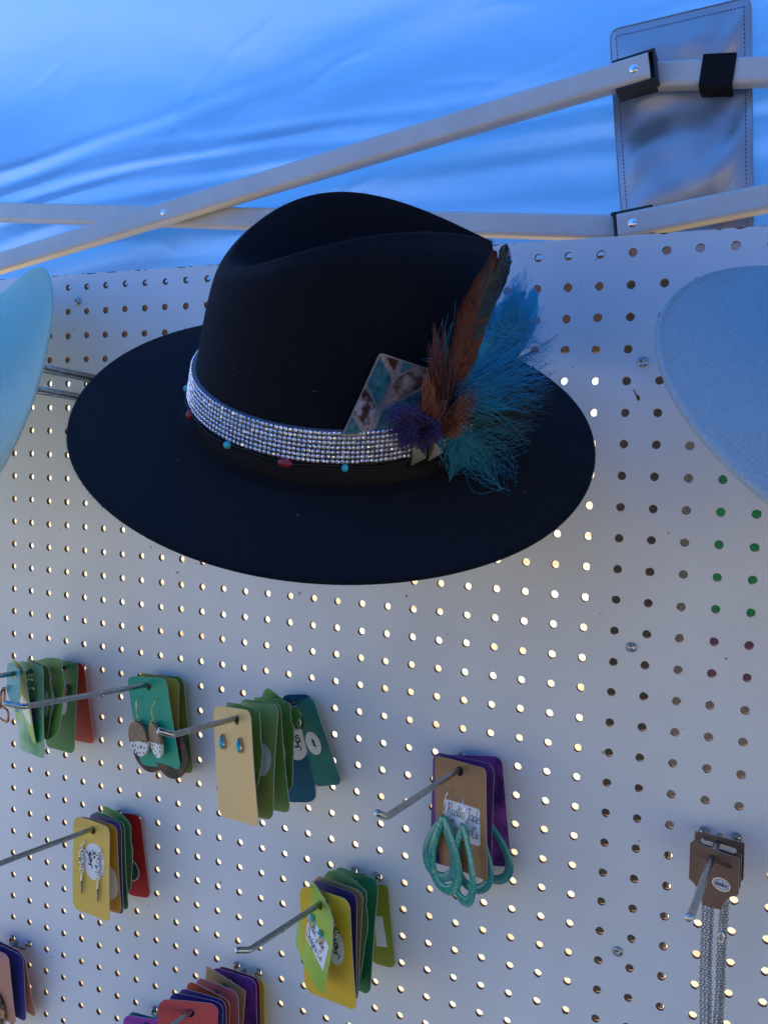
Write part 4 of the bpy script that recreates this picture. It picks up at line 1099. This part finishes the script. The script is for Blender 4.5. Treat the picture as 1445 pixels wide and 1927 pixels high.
card('3_torn3', 'slanted torn green card standing highest behind the tan card', (.05, .19, .05), (.07, .22, .06), 12, (.2, .3, .2))
c = card('3_navy', 'dark navy teal card with white round sticker behind torn green cards', (.012, .06, .12), (.02, .10, .17), 20, (.1, .2, .1)); sticker(c, ell(.12, 1.55, .42, .62)); doodle(c, .12, 1.5, .42)
b = MB(); b.add(*tube(c.g([(.12 + .17 * math.cos(t), .72 + .22 * math.sin(t), -.08) for t in np.arange(20) * math.pi / 10]), .05, 6, closed=True)); b.build('hoop', M_OLDSILVER, c.t)
c = card('3_tealgreen', 'deep teal green watercolour card leaning right against the board', (.012, .085, .10), (.02, .19, .14), 40, (0, .2, 0)); sticker(c, ell(.35, 1.6, .38, .45)); doodle(c, .38, 1.6, .2)

# --- hook 4: brown card with teal resin hoops
M_RESIN, n_, l_, p_ = newmat('teal_glitter_resin')
t_ = noise(n_, l_, 330, 3); r_ = n_.new('ShaderNodeValToRGB'); r_.color_ramp.elements[0].position = .42; r_.color_ramp.elements[0].color = (.02, .34, .25, 1); r_.color_ramp.elements[1].position = .60; r_.color_ramp.elements[1].color = (.06, .48, .36, 1)
q_ = r_.color_ramp.elements.new(.70); q_.color = (.55, .62, .40, 1)
l_.new(t_.outputs['Fac'], r_.inputs[0]); l_.new(r_.outputs[0], p_.inputs['Base Color']); p_.inputs['Roughness'].default_value = .18; p_.inputs['Coat Weight'].default_value = .6; p_.inputs['Transmission Weight'].default_value = .25
M_RESIN2 = mat('smoky_teal_resin', (.03, .22, .22), .25, (.05, .30, .25), 60, coat=.4)
def hoop(cd, x, y0, y1, wd, z, yaw, m, tilt=0.0, limb=.25):
    n = 44; k = 10; h = y1 - y0; V = []
    for i in range(n):
        t = 2 * math.pi * i / n
        f = math.sin(t) * (abs(math.sin(t / 2)) ** 1.1) / .75
        ctr = np.array([wd / 2 * f * .82, (1 - math.cos(t)) / 2 * h * .90 + h * .05])
        dx, dy = math.cos(t) , math.sin(t)
        t2 = t + .01; f2 = math.sin(t2) * (abs(math.sin(t2 / 2)) ** 1.1) / .75
        tg = np.array([wd / 2 * (f2 - f) * .82, (math.cos(t) - math.cos(t2)) / 2 * h * .9]); tg /= np.linalg.norm(tg) + 1e-9
        nn = np.array([-tg[1], tg[0]]); lw = limb / 2 * (1 + .35 * (1 - math.cos(t)) / 2) * (.75 if i in (0,) else 1)
        for j in range(k):
            a = 2 * math.pi * j / k
            q = ctr + nn * lw * math.cos(a); V.append((q[0], q[1], .07 * math.sin(a)))
    V = np.array(V); cy, sy = math.cos(yaw), math.sin(yaw)
    X = V[:, 0] * cy + V[:, 2] * sy; Z = -V[:, 0] * sy + V[:, 2] * cy
    ct, st = math.cos(tilt), math.sin(tilt); Xr = X * ct - V[:, 1] * st; Yr = X * st + V[:, 1] * ct
    F = grid_faces(n, k, True) + [((n - 1) * k + j, (n - 1) * k + (j + 1) % k, (j + 1) % k, j) for j in range(k)]
    b = MB(); b.add(cd.g(np.c_[x + Xr, y0 + Yr, z + Z]), F); return b.build('hoop_earring', m, cd.t)
c = card('4_brown', 'brown kraft card with white script sticker and teal hoop earrings', (.27, .150, .075), (.31, .175, .09), 12, (-.2, .2, .1), .16)
sticker(c, rrect(-.60, 1.12, .87, 2.36, .10)); write(c, 'Rustic Jade', -.50, 1.60, .40, .011, .80); write(c, 'Designs Co', -.38, 2.14, .38, .011, .78)
e1 = hoop(c, -.47, 1.50, 4.24, 1.42, -.25, .05, M_RESIN, -.01, .29); earwire(c, -.33, .74, -.46, 1.56, .24, M_SILVER)
e2 = hoop(c, .43, 1.52, 4.36, 1.40, -.32, .30, M_RESIN, .04, .28); earwire(c, .38, .77, .42, 1.58, .30, M_SILVER)
c = card('4_purple', 'dark purple card between the brown kraft card and the marbled purple card', (.06, .025, .13), (.14, .06, .20), 26, (-.1, .1, .1))
hoop(c, -.62, 1.75, 3.90, 1.45, -.2, .2, M_RESIN2); hoop(c, .62, 1.6, 4.0, 1.5, -.2, .1, M_RESIN2)
c = card('4_marbled', 'violet and purple marbled card at the back behind the brown kraft card', (.22, .065, .24), (.045, .016, .10), 32, (0, .1, 0), lo=.42, hi=.58)
hoop(c, .45, 1.85, 4.05, 1.45, -.12, .15, M_RESIN2, -.06)

# --- hook 5: yellow card with silver dangles
c = card('5_yellow', 'bright yellow card with round white sticker and silver dangle earrings', (.58, .36, .11), (.60, .43, .11), 9, (-.5, .3, .2), .33)
sticker(c, ell(.12, 1.31, .60, .75)); write(c, 'Rustic Jade Designs', .14, 1.50, .17, .009, .62, arc=.50); doodle(c, -.10, 1.35, .36)
b = MB(); P = ell(.14, 1.12, .055, .07, 12); b.add(c.g([(x, y, -.013) for x, y in P]), [tuple(range(12))]); o = b.build('printed_dot', M_INK, c.t, False)
for x, y0 in ((-.50, .70), (.42, .78)):
    b = MB()
    for k in range(9):
        yy = y0 + .16 + k * .115; b.add(*tube(c.g([(x + .06 * math.sin(k * 1.9) + .075 * math.cos(t), yy + .085 * math.sin(t), -.09 + .03 * math.sin(k + t)) for t in np.arange(10) * math.pi / 5]), .024, 5, closed=True))
    e_ = b.build('dangle_links', M_SILVER, c.t); e_['kind'] = 'stuff'
    b = MB(); b.add(*tube(c.g([(x + .02, y0 + 1.16, -.08), (x + .01, y0 + 1.5, -.09), (x, y0 + 2.06, -.08)]), [.035, .06, .03], 6)); b.build('dangle_bar', M_OLDSILVER, c.t, False)
    b = MB()
    for k in range(5):
        a = k * 2 * math.pi / 5; b.add(*ball(c.g([(x - .03 + .045 * math.sin(a), y0 + .60 + .05 * math.cos(a), -.14)])[0], .028, 7, 5))
    e_ = b.build('turquoise_star', M_TURQ, c.t); e_['kind'] = 'stuff'
    earwire(c, x + .14, y0 - .13, x, y0 + .12, .08, M_SILVER)
c = card('5_gold', 'ochre card directly behind the bright yellow card with dangles', (.42, .22, .04), (.50, .28, .06), 12, (-.3, .5, .2)); sticker(c, ell(.5, 2.2, .5, .75))
card('5_indigo', 'dark indigo card between the ochre card and the green cards', (.03, .025, .10), (.09, .055, .16), 8, (-.3, .3, .2))
card('5_green', 'narrow green strip of card behind the indigo one, lower left', (.02, .13, .055), (.07, .24, .08), 12, (-.3, .3, .2))
c = card('5_torn', 'torn green card in front of the red card, lower left', (.035, .15, .04), (.07, .22, .07), 14, (-.2, .2, .2))
c = card('5_red', 'crimson red card against the board with a dark beaded disc earring', (.34, .022, .025), (.40, .035, .035), 10, (0, .2, .1))
b = MB(); P = ell(.2, 2.24, .33, .42, 26); n = 26
b.add(c.g([(x, y, -.03) for x, y in P] + [(x, y, -.10) for x, y in P]), [tuple(range(n))[::-1], tuple(range(n, 2 * n))] + [(j, (j + 1) % n, n + (j + 1) % n, n + j) for j in range(n)]); e_ = b.build('disc_earring', mat('dark_slate_disc', (.02, .04, .05), .5), c.t, False)
b = MB()
for x, y in ell(.2, 2.24, .35, .44, 34): b.add(*ball(c.g([(x, y, -.09)])[0], .030, 6, 4))
o = b.build('bead_rim', M_LABEL, e_); o['kind'] = 'stuff'

# --- hook 6: tilted torn green card over yellow
c = card('6_yellow', 'tall yellow card with oval sticker behind the tilted bright green card', (.54, .36, .055), (.57, .39, .07), 8, (-.4, .4, .2), .33)
sticker(c, ell(.38, 1.45, .42, .62)); doodle(c, .42, 1.5, .45)
for x, y in ((.45, .62), (.56, .92)):
    b = MB()
    for k in range(4): b.add(*ball(c.g([(x + .06 * math.cos(k * 1.6), y + .09 * math.sin(k * 1.6), -.09)])[0], .06, 8, 6))
    o = b.build('stud', M_OLDSILVER, c.t); o['kind'] = 'stuff'
c = card('6_diamond', 'tilted bright green torn card with white script sticker and turquoise gold studs', (.15, .30, .04), (.25, .42, .09), 11, (.0, .1, 0))
sticker(c, [(-.61, .80), (1.12, .76), (1.13, 1.74), (-.62, 1.69)]); write(c, 'Rustic Jade', -.50, 1.17, .33, .012, .98); write(c, 'Designs Co', -.42, 1.60, .33, .012, 1.0)
for x, y in ((-.22, .72), (.52, .74)):
    b = MB()
    for k, (dx, dy) in enumerate(((-.08, -.05), (.06, -.08), (-.02, .04), (.1, .06), (-.12, .08))): b.add(*ball(c.g([(x + dx * .8, y + dy * .8, -.07)])[0], .05, 8, 6))
    o = b.build('turquoise_cluster', M_TURQ, c.t, False); o['kind'] = 'stuff'
    b = MB()
    for k, (dx, dy) in enumerate(((.02, .18), (.14, .2), (.1, .3), (.2, .12))): b.add(*ball(c.g([(x + dx * .9, y + dy * .9, -.07)])[0], .042, 8, 6))
    o = b.build('gold_cluster', M_GOLD, c.t); o['kind'] = 'stuff'
card('6_indigo', 'dark indigo card right behind the tall yellow card', (.022, .018, .085), (.035, .028, .12), 9, (-.2, .3, .2))
card('6_tan', 'tan kraft card between the indigo card and the green cards', (.32, .19, .085), (.36, .22, .10), 9, (-.2, .3, .2))
card('6_green_torn', 'torn mid green card behind the tan kraft card', (.04, .15, .06), (.08, .22, .09), 12, (-.2, .3, .2))
card('6_dkgreen', 'deep bottle green card in front of the olive one', (.012, .12, .06), (.022, .17, .085), 14, (-.2, .3, .3))
c = card('6_olive', 'olive green card with white sticker lying against the board', (.12, .18, .03), (.17, .24, .05), 10, (0, .2, .1)); sticker(c, [(.36, 1.44), (.72, 1.40), (.80, 2.56), (.34, 2.62)])

# --- hook 2: teal card with spotted ovals
c = card('2_teal', 'teal card with wood and white spotted oval earrings', (.012, .22, .125), (.035, .29, .22), 9, (-.2, .4, .3), .33)
M_OVALWOOD = mat('pale_walnut', (.24, .155, .09), .6, (.30, .20, .125), 200); M_OVALWHITE = mat('white_enamel', (.72, .74, .74), .3); M_SPOT = mat('black_spots', (.015, .015, .018), .4)
for x, y, rx, ry, yaw in ((-.73, 2.16, .50, .72, .0), (.22, 2.15, .46, .71, .25)):
    P = ell(0, 0, rx, ry, 40); cy_, sy_ = math.cos(yaw), math.sin(yaw)
    def T(X, Y, Z): return c.g([(x + X * cy_ + Z * sy_, y + Y, -.28 - X * sy_ + Z * cy_)])[0]
    for nm, m, sel in (('earring_top', M_OVALWOOD, lambda q: q <= .1), ('earring_base', M_OVALWHITE, lambda q: q >= .1)):
        Q = [(a_, b_) for a_, b_ in P if sel(b_ + .0)]
        xs = rx * math.sqrt(1 - (.1 / ry) ** 2)
        Q = sorted(Q, key=lambda s_: math.atan2(s_[1], s_[0]) % (2 * math.pi)) if nm == 'earring_base' else sorted(Q, key=lambda s_: (math.atan2(s_[1], s_[0]) - .3) % (2 * math.pi))
        Q = [(xs, .1)] + Q + [(-xs, .1)] if nm == 'earring_base' else [(-xs, .1)] + Q + [(xs, .1)]
        n = len(Q); b = MB()
        b.add([T(a_, b_, 0) for a_, b_ in Q] + [T(a_, b_, .12) for a_, b_ in Q], [tuple(range(n)), tuple(range(n, 2 * n))[::-1]] + [(j, (j + 1) % n, n + (j + 1) % n, n + j) for j in range(n)])
        e_ = b.build(nm, m, c.t, False)
    b = MB(); sp = []
    for k in range(600):
        X, Y = rng.uniform(-rx, rx), rng.uniform(.06, ry)
        if (X / (rx - .05)) ** 2 + (Y / (ry - .05)) ** 2 < 1 and all((X - a_) ** 2 + (Y - b_) ** 2 > .155 ** 2 for a_, b_ in sp): sp.append((X, Y))
    for X, Y in sp:
        s_ = rng.uniform(.038, .066); a0 = rng.uniform(0, 6.3); n = 7
        b.add([T(X + s_ * (.75 + .5 * rng.random()) * math.cos(a0 + t) * .8, Y + s_ * (.85 + .4 * rng.random()) * math.sin(a0 + t) * 1.15, -.004) for t in np.arange(n) * 2 * math.pi / n], [tuple(range(n))])
    o = b.build('spots', M_SPOT, e_, False); o['kind'] = 'stuff'
    earwire(c, x + .18 + .1 * (x > 0), .52, x + .12 if x < 0 else x + .05, 1.30, .22, M_GOLD)
    b = MB(); b.add(*tube([T(.02 + .08 * math.cos(t), -ry + .02 + .12 * math.sin(t), .06 + .07 * math.cos(t)) for t in np.arange(12) * math.pi / 6], .016, 5, closed=True)); b.build('jump_ring', M_GOLD, c.t)
c = card('2_gold', 'olive gold card behind the teal card, with big dark wooden disc earrings', (.34, .26, .06), (.42, .31, .07), 12, (-.2, .3, .2))
M_BURNT = mat('burnt_wood_print', (.010, .008, .007), .55, (.10, .04, .02), 75, lo=.50, hi=.60)
for x in (-.28, .92):
    P = ell(x, 2.62, .92, 1.02, 32); n = 32; b = MB()
    b.add(c.g([(X, Y, -.12) for X, Y in P] + [(X, Y, -.04) for X, Y in P]) + np.array([0, 0, -.06 if x > 0 else 0]), [tuple(range(n)), tuple(range(n, 2 * n))[::-1]] + [(j, (j + 1) % n, n + (j + 1) % n, n + j) for j in range(n)]); b.build('disc_earring', M_BURNT, c.t, False)
card('2_green', 'mid green card at the back behind the teal and olive gold cards', (.045, .13, .035), (.11, .20, .05), 9, (0, .2, .1))

# --- hook 1: far left
card('1_red', 'orange red card against the board on the far left upper hook', (.56, .055, .03), (.42, .04, .028), 8, (0, .2, .1)); 
c = card('1_dkgreen', 'plain dark green card before the orange red one, far left upper hook', (.012, .11, .04), (.02, .15, .05), 9, (0, .2, .2)); sticker(c, ell(.15, 1.62, .3, .36))
b = MB(); b.add(*tube(c.g([(.38 + .10 * math.cos(t), .92 + .2 * math.sin(t), -.07) for t in np.arange(16) * math.pi / 8]), .045, 6, closed=True)); b.build('hoop', M_COPPER, c.t)
c = card('1_torn5', 'wavy edged leaf green card standing tallest on the far left upper hook', (.05, .15, .035), (.09, .22, .06), 10, (-.2, .3, .2)); sticker(c, ell(.62, 1.42, .35, .52))
c = card('1_torn4', 'dark moss green torn card behind the pale watercolour one, far left', (.035, .12, .035), (.06, .16, .05), 10, (-.2, .3, .2)); sticker(c, ell(.85, 1.2, .22, .52))
c = card('1_wc', 'long card in green and white watercolour on the far left upper hook', (.02, .16, .085), (.30, .48, .33), 17, (-.2, .3, .2), lo=.42, hi=.66); sticker(c, ell(.35, 1.55, .34, .50), m=mat('blue_grey_sticker', (.16, .2, .27), .5)); doodle(c, .3, 1.5, .4)
for x, y0 in ((.15, .30), (.30, .62)):
    b = MB(); b.add(*tube(c.g([(x - .22, y0 + .12, -.12), (x, y0 + .04, -.16), (x + .26, y0 - .02, -.12)]), .06, 8)); b.build('crystal_bar', M_SILVER, c.t)
c = card('1_ltgreen', 'bright lime torn card with a white feather shaped sticker, far left', (.14, .30, .05), (.22, .42, .11), 10, (-.2, .3, .2)); sticker(c, [(-.42, 1.5), (.0, 1.0), (.55, .98), (.88, 1.25), (.95, 2.0), (.4, 2.05), (-.1, 1.95)])
c = card('1_blue', 'small turquoise card with copper link earrings, front of the far left hook', (.015, .20, .26), (.04, .30, .34), 16, (0, .1, 0))
for k, (x, y, rx, ry, yaw) in enumerate(((-.62, 1.05, .26, .34, .6), (-.35, 1.60, .42, .26, -.3))):
    sq = [(rx * (abs(math.cos(t)) ** .5) * np.sign(math.cos(t)), ry * (abs(math.sin(t)) ** .5) * np.sign(math.sin(t))) for t in np.arange(24) * math.pi / 12 + .01]
    b = MB(); b.add(*tube(c.g([(x + a_ * math.cos(yaw * .4), y + b_ + .2 * a_, -.22 - .1 * k - a_ * math.sin(yaw)) for a_, b_ in sq]), .05, 6, closed=True)); b.build('copper_link', M_COPPER, c.t)
earwire(c, -.42, .55, -.55, .78, .2, M_COPPER)

# --- hook 7, 8, 9: bottom edge
card('7_red', 'dusty red card in front at the bottom edge of the photo', (.46, .09, .085), (.42, .075, .075), 8, (-.3, .2, .1), .33)
card('7_indigo', 'indigo card directly behind the dusty red card', (.025, .02, .12), (.04, .03, .16), 8, (-.3, .2, .1))
card('7_purple', 'plum purple card third in the stack behind the dusty red card', (.07, .03, .12), (.09, .04, .15), 8, (-.3, .2, .1))
card('7_orange', 'burnt orange card in the stack at the bottom edge', (.46, .075, .035), (.40, .06, .03), 10, (-.3, .2, .1))
card('7_coral', 'coral pink card between the burnt orange card and the kraft one', (.40, .12, .12), (.36, .10, .10), 10, (-.3, .2, .1))
card('7_tan', 'kraft card with pointed corner sticking up from the bottom stack', (.30, .18, .085), (.34, .21, .10), 10, (-.2, .2, .1), .06)
card('7_marbled', 'purple and violet marbled card behind the pointed kraft card, bottom', (.18, .05, .20), (.05, .018, .11), 28, (-.2, .2, .1), lo=.4, hi=.6)
card('7_crimson', 'crimson card behind the marbled purple one in the bottom stack', (.22, .02, .06), (.26, .03, .075), 10, (-.2, .2, .1))
card('7_yellow', 'yellow card at the very back of the bottom stack', (.52, .34, .03), (.55, .37, .04), 10, (-.2, .2, .1))
card('9_magenta', 'magenta marbled card just left of the dusty red card, bottom edge', (.34, .07, .30), (.26, .08, .30), 22, (-.2, .2, .1))
card('9_teal', 'dark teal card peeping from behind the magenta marbled card', (.01, .14, .14), (.02, .19, .18), 14, (-.2, .2, .1))
card('8_indigo', 'indigo blue card behind the pink marbled card in bottom left corner', (.02, .02, .12), (.03, .03, .16), 8, (-.2, .2, .1))
card('8_crimson', 'crimson card edge behind the indigo card in bottom left corner', (.26, .03, .08), (.30, .04, .10), 10, (-.2, .2, .1))
card('8_coral', 'peach orange card at the back of the bottom left corner stack', (.42, .13, .10), (.46, .20, .11), 10, (-.1, .3, .2))
c = card('8_pink', 'pink marbled card with leopard print wooden earring, bottom left corner', (.40, .18, .20), (.38, .22, .13), 12, (-.2, .2, .1))
M_LEO = mat('leopard_print', (.012, .010, .010), .5, (.42, .23, .10), 95, lo=.50, hi=.56)
b = MB(); P = ell(.05, 2.75, .5, .98, 30); n = 30
b.add(c.g([(x, y, -.13) for x, y in P] + [(x, y, -.05) for x, y in P]), [tuple(range(n)), tuple(range(n, 2 * n))[::-1]] + [(j, (j + 1) % n, n + (j + 1) % n, n + j) for j in range(n)]); b.build('oval_earring', M_LEO, c.t, False)

# --- hook 10: necklace cards with chains
def slot():
    P = []
    for cx, a0 in ((.52, -90), (-.42, 90)):
        for k in range(7):
            t = math.radians(a0 + 180 * k / 6); P.append((cx + .085 * math.cos(t), .05 + .085 * math.sin(t)))
    return P[::-1]
KR = ((.125, .07, .045), (.15, .085, .055))
necks = []
for key, lab in (('10_neck3', 'rearmost brown necklace card, its top rim showing beneath the chrome prongs'), ('10_neck2', 'middle brown necklace card behind the one with oval sticker'), ('10_neck1', 'front brown necklace card with silver oval sticker and slot')):
    cd = card(key, lab, KR[0], KR[1], 14, (0, 0, 0), hole=slot()); cd.t['category'] = 'necklace card'; cd.t['group'] = 'necklace cards on the right hook'; cd.t.name = 'necklace_card'
    LOC[cd.t.name] = W(cd.o)[0]
    necks.append(cd)
c = necks[2]
sticker(c, ell(.31, .66, .27, .19), m=M_SILVER); sticker_in = ell(.31, .66, .235, .155)
V, F, E = sheet(sticker_in, None, .3); Vs, Fs = solid_sheet(c, V, F, E, -.012, .003); link('sticker_face', W(Vs), Fs, mat('pale_grey_sticker', (.48, .52, .56), .4), c.t, False)
b = MB(); b.add(*tube(c.g([(x, y, -.013) for x, y in ell(.31, .66, .225, .145, 30)]), .006, 4, closed=True)); b.build('sticker_line', M_INK, c.t, False)
write(c, 'stainless', .125, .70, .13, .008, .95, z=-.015)
M_CHAIN = mat('steel_chain', (.26, .27, .27), .3, (.40, .40, .40), 600, metal=1.0)
strands = [((1322, 1700), (1317, 1935), 0), ((1329, 1702), (1324, 1935), 1), ((1335, 1704), (1331, 1935), 2), ((1339, 1706), (1334, 1935), 2), ((1368, 1696), (1357, 1935), 0), ((1362, 1700), (1350, 1935), 1), ((1356, 1712), (1343, 1935), 2), ((1365, 1690), (1354, 1935), 2)]
for ci in range(3):
    b = MB(); nk = 0
    for (a0, a1, cc) in strands:
        if cc != ci: continue
        w0 = necks[2].o[2] + .55 + .09 * nk + .05 * ci
        p0, p1 = at(*a0, w0), at(*a1, w0); d = p1 - p0; L0 = np.linalg.norm(d); d /= L0; L = L0 + 3.2
        p0 = p0 - d * .25
        s = 0; k = 0; pit = .088
        x_ = np.array([1.0, 0, 0]); x_ -= d * (x_ @ d); x_ /= np.linalg.norm(x_); z_ = np.cross(d, x_)
        while s < L:
            cpt = p0 + d * s + x_ * .012 * math.sin(s * 2.1 + nk) + x_ * rng.normal(0, .003)
            a = (.35 if k % 2 else 1.35) + rng.normal(0, .25); h_ = x_ * math.cos(a) + z_ * math.sin(a)
            P = [cpt + d * .062 * math.cos(t) + h_ * .046 * math.sin(t) for t in np.arange(8) * math.pi / 4]
            b.add(*tube(P, .0135, 4, closed=True)); s += pit; k += 1
        nk += 1
    o = b.build('chain', M_CHAIN, necks[ci].t); o['kind'] = 'stuff'
b = MB(); q = at(1356, 1765, necks[2].o[2] + .42)
b.add(*tube([q + np.array([.07 * math.cos(t), .16 * math.sin(t), 0]) for t in np.arange(14) * math.pi / 7], .03, 6, closed=True)); b.build('clasp', M_SILVER, necks[2].t)
